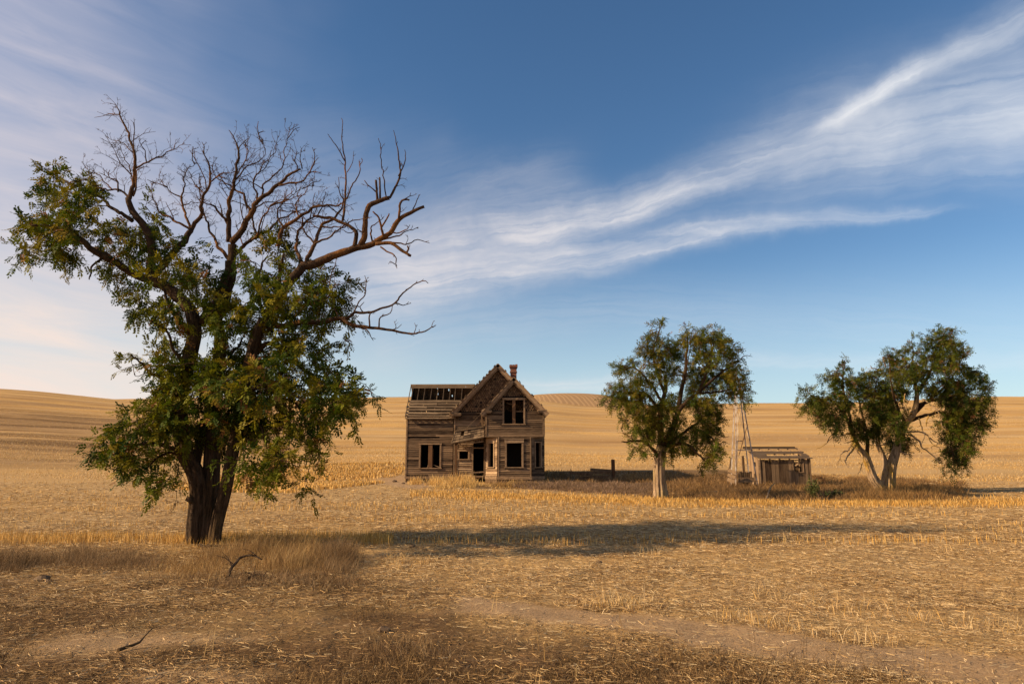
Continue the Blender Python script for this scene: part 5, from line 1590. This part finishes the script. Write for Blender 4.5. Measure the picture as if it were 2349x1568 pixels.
part(core, 'inner_wall', M_in, house); part(wall, 'wall', M_side, house); part(shg, 'gable_shingles', M_shing, house); part(shg2, 'gable_shingles', M_shing, house)
part(rake, 'bargeboard', M_trim, house); part(corner, 'corner_trim', M_trim, house); part(found, 'foundation', M_vert, house)
ro = part(roof, 'roof', M_shing, house, 'steep shingled main roof')
# ------------------------------------------------------------------ shed
def SP(cx, cy, Y): return Vector(tuple(P((2200 + cx / 4.1262) * .73406, (1200 + cy / 4.1263) * .73408, Y)))


YS = 44.0
def sx(cx, cy=1080, Y=YS): return SP(cx, cy, Y).x
def sz(cy, Y=YS): return SP(1000, cy, Y).z


X0, X1 = sx(714), sx(1372)
ZT = sz(968); DP = 1.75; YBk = YS + DP; ZR = sz(838, YS + DP)
shed = tag(empty('shed', ((X0 + X1) / 2, YS, 0)), 'small weathered plank shed with stripped leaning roof beside the windmill', 'shed')
OFF = [(X0 + X1) / 2, YS, 0.]
fw = MB(); W = X1 - X0
ho = (sx(1155) - X0, sx(1278) - X0, sz(1130), sz(985))
fF = Face((X0, YS, 0), (1, 0, 0))
def planks(mb, fc, w_, ztop, holes=(), pw=.2, tone0=.45):
    u = 0
    while u < w_ - .03:
        e = min(w_, u + pw * random.uniform(.8, 1.2)); zs = [(-.05, ztop((u + e) / 2) + random.uniform(-.03, .0))]
        for h in holes:
            if h[0] < (u + e) / 2 < h[1]: zs = cut(zs, h[2], h[3])
        for a, b_ in zs: fc.box(mb, u + .010, e - .008, a, b_, -.012, .012 + random.uniform(0, .012), min(1, max(0, random.gauss(tone0, .28))), 0)
        u = e
planks(fw, fF, W, lambda u: ZT, [ho], .2, .4)
slope = lambda d: ZT + (ZR - ZT) * .93 * d / DP
fl = Face((X0, YBk, 0), (0, -1, 0)); planks(fw, fl, DP - .03, lambda u: slope(DP - u) - .03, [(DP - .85, DP - .5, sz(1060), sz(985))], .2, .8)
fr = Face((X1, YS + .03, 0), (0, 1, 0)); planks(fw, fr, DP, lambda u: slope(u) - .03, (), .2)
fbk = Face((X1, YBk, 0), (-1, 0, 0)); planks(fw, fbk, W, lambda u: ZT - .15, (), .22)
part(fw, 'wall', M_vert, shed)
for a_, b_, t_ in ((-.03, .06, .8), (W - .06, W + .02, .4)):
    sf = MB(); fF.box(sf, a_, b_, .0, ZT, .026, .05, t_); part(sf, 'corner_board', M_trim, shed)
sf = MB()
fF.box(sf, ho[0] - .05, ho[1] + .05, ho[2] - .05, ho[2], -.04, .045, .6); fF.box(sf, ho[0] - .04, ho[0], ho[2], ho[3], -.04, .04, .4); fF.box(sf, ho[1], ho[1] + .04, ho[2], ho[3], -.04, .04, .75)
so_ = part(sf, 'window', M_trim, shed)
bk = MB(); bk.beam((X0 + ho[0] + .02, YS + .5, ho[2] + .15), (X0 + ho[1] + .1, YS + .8, ho[3] - .15), .2, .03, tone=.8); bk.beam((X0 + ho[0] - .1, YS + .8, ho[2] + .45), (X0 + ho[1], YS + .6, ho[2] + .25), .15, .03, tone=.7)
part(bk, 'fallen_board', M_vert, shed)
srf = MB(); rft = MB()
def rs(x, d, l=0.):
    d = d * DP / 2.6
    return Vector((x, YS + d, ZT + (ZR - ZT) * d / DP + .05 + l))
for k_ in range(6):
    x = X0 + .05 + (W - .1) * k_ / 5; rft.beam(rs(x, -.18), rs(x, 2.7), .05, .09, tone=.6)
for d_, x0_, x1_, t_ in ((-.14, -.02, .14, .8), (.02, -.1, .03, .6), (.28, -.22, .02, .55), (.30, W - .25 - W, .0, .5)):
    srf.beam(rs(X0 + x0_, d_, .062), rs(X1 + x1_, d_ + .03, .062), .17, .025, up=(0, -.3, 1), tone=t_)
srf.beam(rs(X0 - .25, .52, .062), rs(X0 + .62, .55, .062), .2, .025, up=(0, -.3, 1), tone=.5); srf.beam(rs(X0 - .25, .8, .062), rs(X0 + .66, .8, .065), .2, .025, up=(0, -.3, 1), tone=.7)
srf.beam(rs(X0 - .3, 1.25, .062), rs(X1 - .1, 1.25, .062), .26, .025, up=(0, -.3, 1), tone=.6); srf.beam(rs(X0 - .3, 1.5, .07), rs(X1 + .05, 1.46, .062), .2, .025, up=(0, -.3, 1), tone=.45)
srf.beam(rs(X0 - .28, 1.02, .064), rs(X1 - .9, 1.02, .064), .2, .025, up=(0, -.3, 1), tone=.4); srf.beam(rs(X1 - .35, .52, .062), rs(X1 + .1, .55, .062), .22, .025, up=(0, -.3, 1), tone=.55); srf.beam(rs(X1 - .3, .85, .062), rs(X1 + .06, .85, .062), .25, .025, up=(0, -.3, 1), tone=.5)
srf.beam(rs(X0 - .35, 2.4, .062), rs(X1 - .15, 2.42, .062), .18, .03, up=(0, -.3, 1), tone=.3); srf.beam(rs(X0 - .38, 2.62, .05), rs(X1 - .18, 2.62, .05), .1, .14, tone=.25); srf.beam(rs(X0 - .35, 2.1, .05), rs(X0 + .1, 2.1, .05), .3, .03, up=(0, -.3, 1), tone=.2)
sro = part(srf, 'roof', wood('dark_shed_boards', (.03, .018, .011), (.20, .135, .08)), shed, 'half stripped board roof'); part(rft, 'rafter_frame', M_trim, sro)

# ------------------------------------------------------------------ windmill tower
M_iron, n, b = material('weathered_galvanised_steel')
_n1 = n.noise(n.coords((5, 5, 2)), 1.5, 5, .6)
n.l.new(n.mix(n.mapr(_n1, .42, .62), (.60, .53, .46), (.30, .19, .12)), b.inputs['Base Color']); b.inputs['Metallic'].default_value = .25; b.inputs['Roughness'].default_value = .6
YW = 42.6
tb = [SP(335, 1100, YW), SP(402, 1230, YW - 1.3), SP(588, 1200, YW + .25), SP(690, 1225, YW - .9)]
top = SP(432, -60, YW - .4)
tt = [SP(402, -60, YW + .1), SP(412, -60, YW - .6), SP(446, -60, YW + .2), SP(452, -60, YW - .5)]
wb = [Vector((q.x, q.y, 0)) for q in tb]
mill = tag(empty('windmill_tower', (top.x + .2, YW - .5, 0)), 'skeletal steel windmill tower without its wheel beside the shed', 'windmill')
OFF = [top.x + .2, YW - .5, 0.]
for a, c in zip(wb, tt):
    mb = MB(); d = (c - a)
    mb.beam(a - d * .02, c, .075, .014, up=(0, 1, 0), tone=.5); mb.beam(a - d * .02 + Vector((.02, .0, 0)), c + Vector((.02, 0, 0)), .014, .07, up=(0, 1, 0), tone=.5)
    part(mb, 'leg', M_iron, mill)
def at(i, q): return wb[i].lerp(tt[i], q)
for q in (.335, .73, .97):
    mb = MB()
    for i, j in ((0, 1), (1, 3), (3, 2), (2, 0)): mb.beam(at(i, q), at(j, q), .035, .03, tone=.5)
    part(mb, 'crossbar', M_iron, mill)
mb = MB()
for i, j, q0, q1 in ((0, 1, .05, .33), (1, 3, .335, .73), (3, 1, .335, .73), (0, 2, .34, .72), (3, 2, .34, .73), (1, 0, .74, .96)): mb.tube([tuple(at(i, q0)), tuple(at(j, q1))], [.006, .006], 4)
mb.tube([tuple(SP(440, 150, YW - .3)), tuple(SP(470, 330, YW - .3)), tuple(SP(430, 520, YW - .3)), tuple(SP(455, 740, YW - .3))], [.006] * 4, 4)
part(mb, 'brace_wire', M_iron, mill)
mb = MB(); mb.tube([tuple(SP(432, -80, YW - .2)), tuple(SP(432, 1000, YW - .2))], [.014, .014], 6); part(mb, 'pump_rod', M_iron, mill)
mb = MB(); mb.box(top.x - .28, top.x + .28, YW - .75, YW + .2, top.z - .02, top.z + .03, .5); mb.tube([(top.x, YW - .3, top.z), (top.x, YW - .3, top.z + .5)], [.05, .04], 8); part(mb, 'platform', M_iron, mill)


def simple(name, mb, mat, label, cat, group=None):
    """a thing that is one mesh standing at the foot of its own geometry"""
    global OFF
    v = np.array(mb.v); c = [(v[:, 0].min() + v[:, 0].max()) / 2, (v[:, 1].min() + v[:, 1].max()) / 2, v[:, 2].min()]
    OFF = c
    o = part(mb, name, mat, None); o.location = c
    return tag(o, label, cat, group)


mb = MB(); mb.tube([tuple(SP(450, 920, YW - .2)), tuple(SP(500, 740, YW - .5)), tuple(SP(563, 515, YW - .8))], [.02, .028, .02], 6, .3); mb.tube([tuple(SP(462, 880, YW - .2)), tuple(SP(440, 935, YW - .1))], [.01, .008], 5, .3)
simple('loose_pole', mb, M_mull, 'dark thin pole hanging slanted against the windmill tower', 'pole')
mb = MB(); a = SP(425, 730, YW + .5); a0 = Vector((SP(385, 1050, YW + .5).x, YW + .5, 0)); mb.beam(a0, a, .11, .11, up=(0, 1, 0), tone=.5); mb.beam(a + Vector((-.12, 0, 0)), a + Vector((.32, 0, .0)), .14, .07, tone=.55)
simple('leaning_post', mb, M_vert, 'grey leaning post with a short crosspiece behind the windmill legs', 'post')
mb = MB(); a = SP(498, 922, 46.2); b0 = Vector((SP(510, 1060, 46.2).x, 46.2, 0)); mb.beam(b0, a, .14, .14, up=(0, 1, 0), tone=.35)
simple('fence_post', mb, M_vert, 'short brown post standing between the windmill and the shed', 'post')
mb = MB(); mb.beam(Vector((SP(290, 1020, YW + 1).x, YW + 1, .15)), SP(350, 945, YW + 1), .12, .05, tone=.2)
simple('broken_board', mb, M_vert, 'dark broken board sticking up left of the windmill', 'board')
# slatted side panel
OFF = [0, 0, 0]; yq = YW - 1.9
q = [SP(318, 1088, yq), SP(412, 1130, yq - .25), SP(388, 1275, yq - .25), SP(302, 1240, yq)]
c = [(q[0].x + q[1].x) / 2, yq, 0.]
pan = tag(empty('slatted_panel', c), 'grey slatted wooden crate side leaning at the foot of the windmill', 'panel'); OFF = c
def pq(s_, t_): return q[0].lerp(q[1], s_).lerp(q[3].lerp(q[2], s_), t_)
for t_ in (.12, .5, .88):
    mb = MB(); mb.beam(pq(-.02, t_), pq(1.02, t_), .03, .20, tone=.75); part(mb, 'slat', M_vert, pan)
for s_ in (.03, .95):
    mb = MB(); mb.beam(pq(s_, -.03) + Vector((0, .04, 0)), pq(s_, 1.03) + Vector((0, .04, 0)), .06, .05, up=(0, 1, 0), tone=.4); part(mb, 'batten', M_vert, pan)
# low trough with a round bottom
yt = YW - 1.4; c = [SP(560, 1220, yt).x, yt, 0.]
trg = tag(empty('trough', c), 'sunken wooden water trough lying between the windmill legs', 'trough'); OFF = c
mb = MB()
mb.beam(SP(430, 1258, yt - .3), SP(695, 1250, yt - .3), .06, .07, tone=.85)
for k_ in range(5): mb.beam(SP(455 + 3 * k_, 1245 - 11 * k_, yt - .25 + .02 * k_), SP(652 - 3 * k_, 1238 - 8 * k_, yt - .22 + .02 * k_), .03, .06, tone=random.uniform(.4, .7))
part(mb, 'side', M_vert, trg)
mb = MB()
for k_ in range(6): mb.beam(Vector((SP(470 + 26 * k_, 1190, yt + .7).x, yt + .7, .0)), SP(470 + 26 * k_, 1125 + random.randint(-5, 12), yt + .7), .16, .03, up=(0, 1, 0), tone=random.uniform(.3, .7))
part(mb, 'back_board', M_vert, trg)
for cx_, y_ in ((450, -.35), (652, -.3), (448, .6), (605, .62)):
    mb = MB(); mb.beam(Vector((SP(cx_, 1200, yt + y_).x, yt + y_, -.05)), SP(cx_, 1150, yt + y_), .07, .07, up=(0, 1, 0), tone=.5)
    part(mb, 'corner_post', M_vert, trg)
# tangle of wire beside the shed
mb = MB(); c0_ = SP(1490, 1235, 43.2)
for k_ in range(9):
    an = np.linspace(0, 2 * np.pi, 15) + random.random() * 6; r_ = random.uniform(.2, .36); ax_ = random.uniform(-.5, .5)
    mb.tube(np.stack([c0_.x + np.cos(an) * r_, c0_.y + np.sin(an) * ax_ * r_ + random.uniform(-.1, .1), .30 + np.sin(an) * r_ * .85], 1), .011, 4, .3, cap=False)
simple('wire_coil', mb, M_mull, 'rusty coil of old wire in the weeds right of the shed', 'wire')

# ------------------------------------------------------------------ post and fallen timbers in the shade of the house
def BP(cx, cy, Y): return Vector(tuple(P((1650 + cx / 3.6138) * .73406, (1380 + cy / 3.6125) * .73408, Y)))


yp_ = 51.0
mb = MB(); a = BP(959, 200, yp_); mb.beam(Vector((a.x, yp_, -.1)), a, .24, .24, up=(0, 1, 0), tone=.12); mb.beam(a - Vector((0, 0, .001)), a + Vector((0, 0, .02)), .16, .16, up=(0, 1, 0), tone=.15)
simple('fence_post', mb, M_mull, 'thick dark square post at the end of the fallen timbers', 'post')
tim = [((705, 308), (945, 325), 'uppermost dark timber of the fallen pile by the dark post'), ((560, 352), (925, 340), 'long dark timber second from the top of the pile'), ((580, 410), (930, 385), 'pale edged timber at the front of the fallen pile'),
       ((470, 345), (720, 372), 'short dark timber at the house end of the pile'), ((640, 442), (950, 425), 'lowest timber of the pile half buried in weeds')]
for k_, (a, e, lb) in enumerate(tim):
    mb = MB(); yy = yp_ - .1 - .16 * k_
    A0, B0 = BP(*a, yy), BP(*e, yy); mb.beam(A0, B0, .22, .17, tone=random.uniform(.1, .35)); simple('timber', mb, M_vert, lb, 'timber', 'fallen timbers beside the house')

# ------------------------------------------------------------------ fallen branches, clods, green weeds
def branch(name, pts, r0, label, Y, mat=M_bark_big, group=None, sub=6):
    mb = MB(); w3 = []
    for i, (px, py, up) in enumerate(pts):
        x, y = G(np.array([px]), np.array([py])); w3.append((float(x[0]), float(y[0]), float(height(x, y)[0]) + up, r0 * (1 - .7 * i / len(pts))))
    p = crooked(smooth_path(w3, .05), .05, int(pts[0][0])); mb.tube(p[:, :3], p[:, 3], 7)
    for k_ in range(sub):
        j = random.randrange(1, len(p)); d = np.array([random.gauss(0, .6), random.gauss(0, .6), random.uniform(0, .6)]); d *= random.uniform(.15, .4) * min(1, r0 / .028) / (np.linalg.norm(d) + .01)
        mb.tube(np.stack([p[j, :3], p[j, :3] + d * .5 + np.array([0, 0, .03]), p[j, :3] + d]), [.007, .005, .002], 4, cap=False)
    return simple(name, mb, mat, label, 'branch', group)


branch('fallen_branch', [(520, 1335, .03), (532, 1326, .12), (546, 1322, .24), (568, 1322, .27), (597, 1324, .22)], .024, 'dark arched dead branch lying in the dry grass by the big tree', 11, group='fallen branches')
branch('fallen_branch', [(560, 1338, .03), (590, 1330, .05), (622, 1338, .03), (640, 1337, .02)], .018, 'thin broken stick under the arched branch in the grass', 11, group='fallen branches')
branch('fallen_branch', [(270, 1498, .02), (292, 1492, .03), (318, 1488, .05), (325, 1484, .07)], .016, 'small dark twig at the edge of the bare soil patch', 7, group='fallen branches', sub=1)
branch('fallen_branch', [(455, 1256, .05), (490, 1258, .05), (545, 1254, .04)], .03, 'short log lying against the foot of the big tree', 13, group='fallen branches', sub=1)
branch('fallen_branch', [(1585, 1136, .06), (1620, 1133, .1), (1645, 1131, .08)], .05, 'pale fallen stick beside the thick tan trunk', 30, M_bark_tan, 'fallen branches', 3)
branch('fallen_branch', [(1758, 1147, .05), (1768, 1138, .35), (1780, 1132, .55)], .03, 'pale crooked stick rising from the weeds in front of the shed', 29, M_bark_tan, 'fallen branches', 3)
M_clod, n, b = material('dry_earth_clod')
n.l.new(n.mix(n.noise(n.coords((20, 20, 20)), 1, 5), (.05, .032, .02), (.19, .125, .075)), b.inputs['Base Color'])
for k_, (px, py, r_, lb) in enumerate(((98, 1330, .085, 'dark earth clod at the left edge below the dry grass'), (112, 1336, .05, 'smaller clod beside the dark clod on the left'), (946, 1254, .05, 'lone dark clod on the straw right of the grass'), (1132, 1256, .07, 'low earth clod near the dark tree shadow'),
                                       (1375, 1290, .04, 'small clod below the tree shadow'), (880, 1447, .05, 'clod lying among the dead weeds'), (590, 1262, .05, 'clod on the stubble right of the big trunk'), (905, 1105, .14, 'pale stone on the bare yard beside the house'), (925, 1109, .10, 'smaller stone on the bare yard by the house corner'))):
    x, y = G(np.array([float(px)]), np.array([float(py)])); x = float(x[0]); y = float(y[0])
    mb = MB(); nu, nv = 9, 6; vs = []
    for i in range(nv + 1):
        for j in range(nu):
            th, ph = math.pi * i / nv, 2 * math.pi * j / nu; rr = r_ * random.uniform(.75, 1.15)
            vs.append((x + rr * math.sin(th) * math.cos(ph) * 1.35, y + rr * math.sin(th) * math.sin(ph), float(height(x, y)) + r_ * .3 + rr * math.cos(th) * .7))
    mb.add(vs, [(i * nu + j, i * nu + (j + 1) % nu, (i + 1) * nu + (j + 1) % nu, (i + 1) * nu + j) for i in range(nv) for j in range(nu)])
    simple('earth_clod', mb, M_clod, lb, 'clod', 'clods and stones on the field')


def green_weed(px, py, h_, w_, label, nsp):
    x, y = G(np.array([float(px)]), np.array([float(py)])); x = float(x[0]); y = float(y[0]); z = float(height(x, y))
    root = tag(empty('green_weed', (x, y, z)), label, 'weed', 'green weeds in front of the shed')
    st = MB(); B = []; D = []
    for k_ in range(nsp):
        an = random.uniform(0, 6.28); r_ = random.random() ** .7; hh = h_ * (1 - .55 * r_) * random.uniform(.75, 1.05)
        tip = np.array([math.cos(an) * w_ * r_, math.sin(an) * w_ * r_, hh]); b0 = tip * np.array([.25, .25, 0])
        mid = (b0 + tip) / 2 + np.array([0, 0, .05]); st.tube(np.stack([b0, mid, tip]), [.012, .008, .004], 4, cap=False)
        for q_ in np.linspace(.15, 1, 14):
            B.append(b0 + (tip - b0) * q_); a2 = random.uniform(0, 6.28); D.append((math.cos(a2), math.sin(a2), random.uniform(-.1, .6)))
    st.build('stem', M_grass_stem, root)
    B = np.repeat(np.array(B), 2, 0) + rng.normal(0, .03, (len(B) * 2, 3)); D = np.repeat(np.array(D), 2, 0) + rng.normal(0, .5, (len(D) * 2, 3)); D /= np.linalg.norm(D, axis=1, keepdims=True)
    s = np.cross(D, [0, 0, 1.]); s /= np.linalg.norm(s, axis=1, keepdims=True) + 1e-6
    L = rng.uniform(.08, .16, (len(B), 1))
    V = np.stack([B, B + D * L * .5 + s * L * .22, B + D * L, B + D * L * .5 - s * L * .22], 1)
    tn = np.repeat(palette(len(B), [(.10, .125, .035), (.13, .145, .05), (.07, .09, .025), (.17, .15, .05)]), 4, 0)
    np_mesh('foliage', V.reshape(-1, 3), np.arange(len(B))[:, None] * 4 + np.arange(4)[None], None, M_leaf, root, attrs={'tint': tn})


M_grass_stem, _n, _b = material('green_stem'); _b.inputs['Base Color'].default_value = (.12, .13, .05, 1)
green_weed(1866, 1144, 1.05, .42, 'taller pointed green weed in front of the shed', 26)
green_weed(1915, 1143, .38, .42, 'low green weed right of the taller green one', 16)
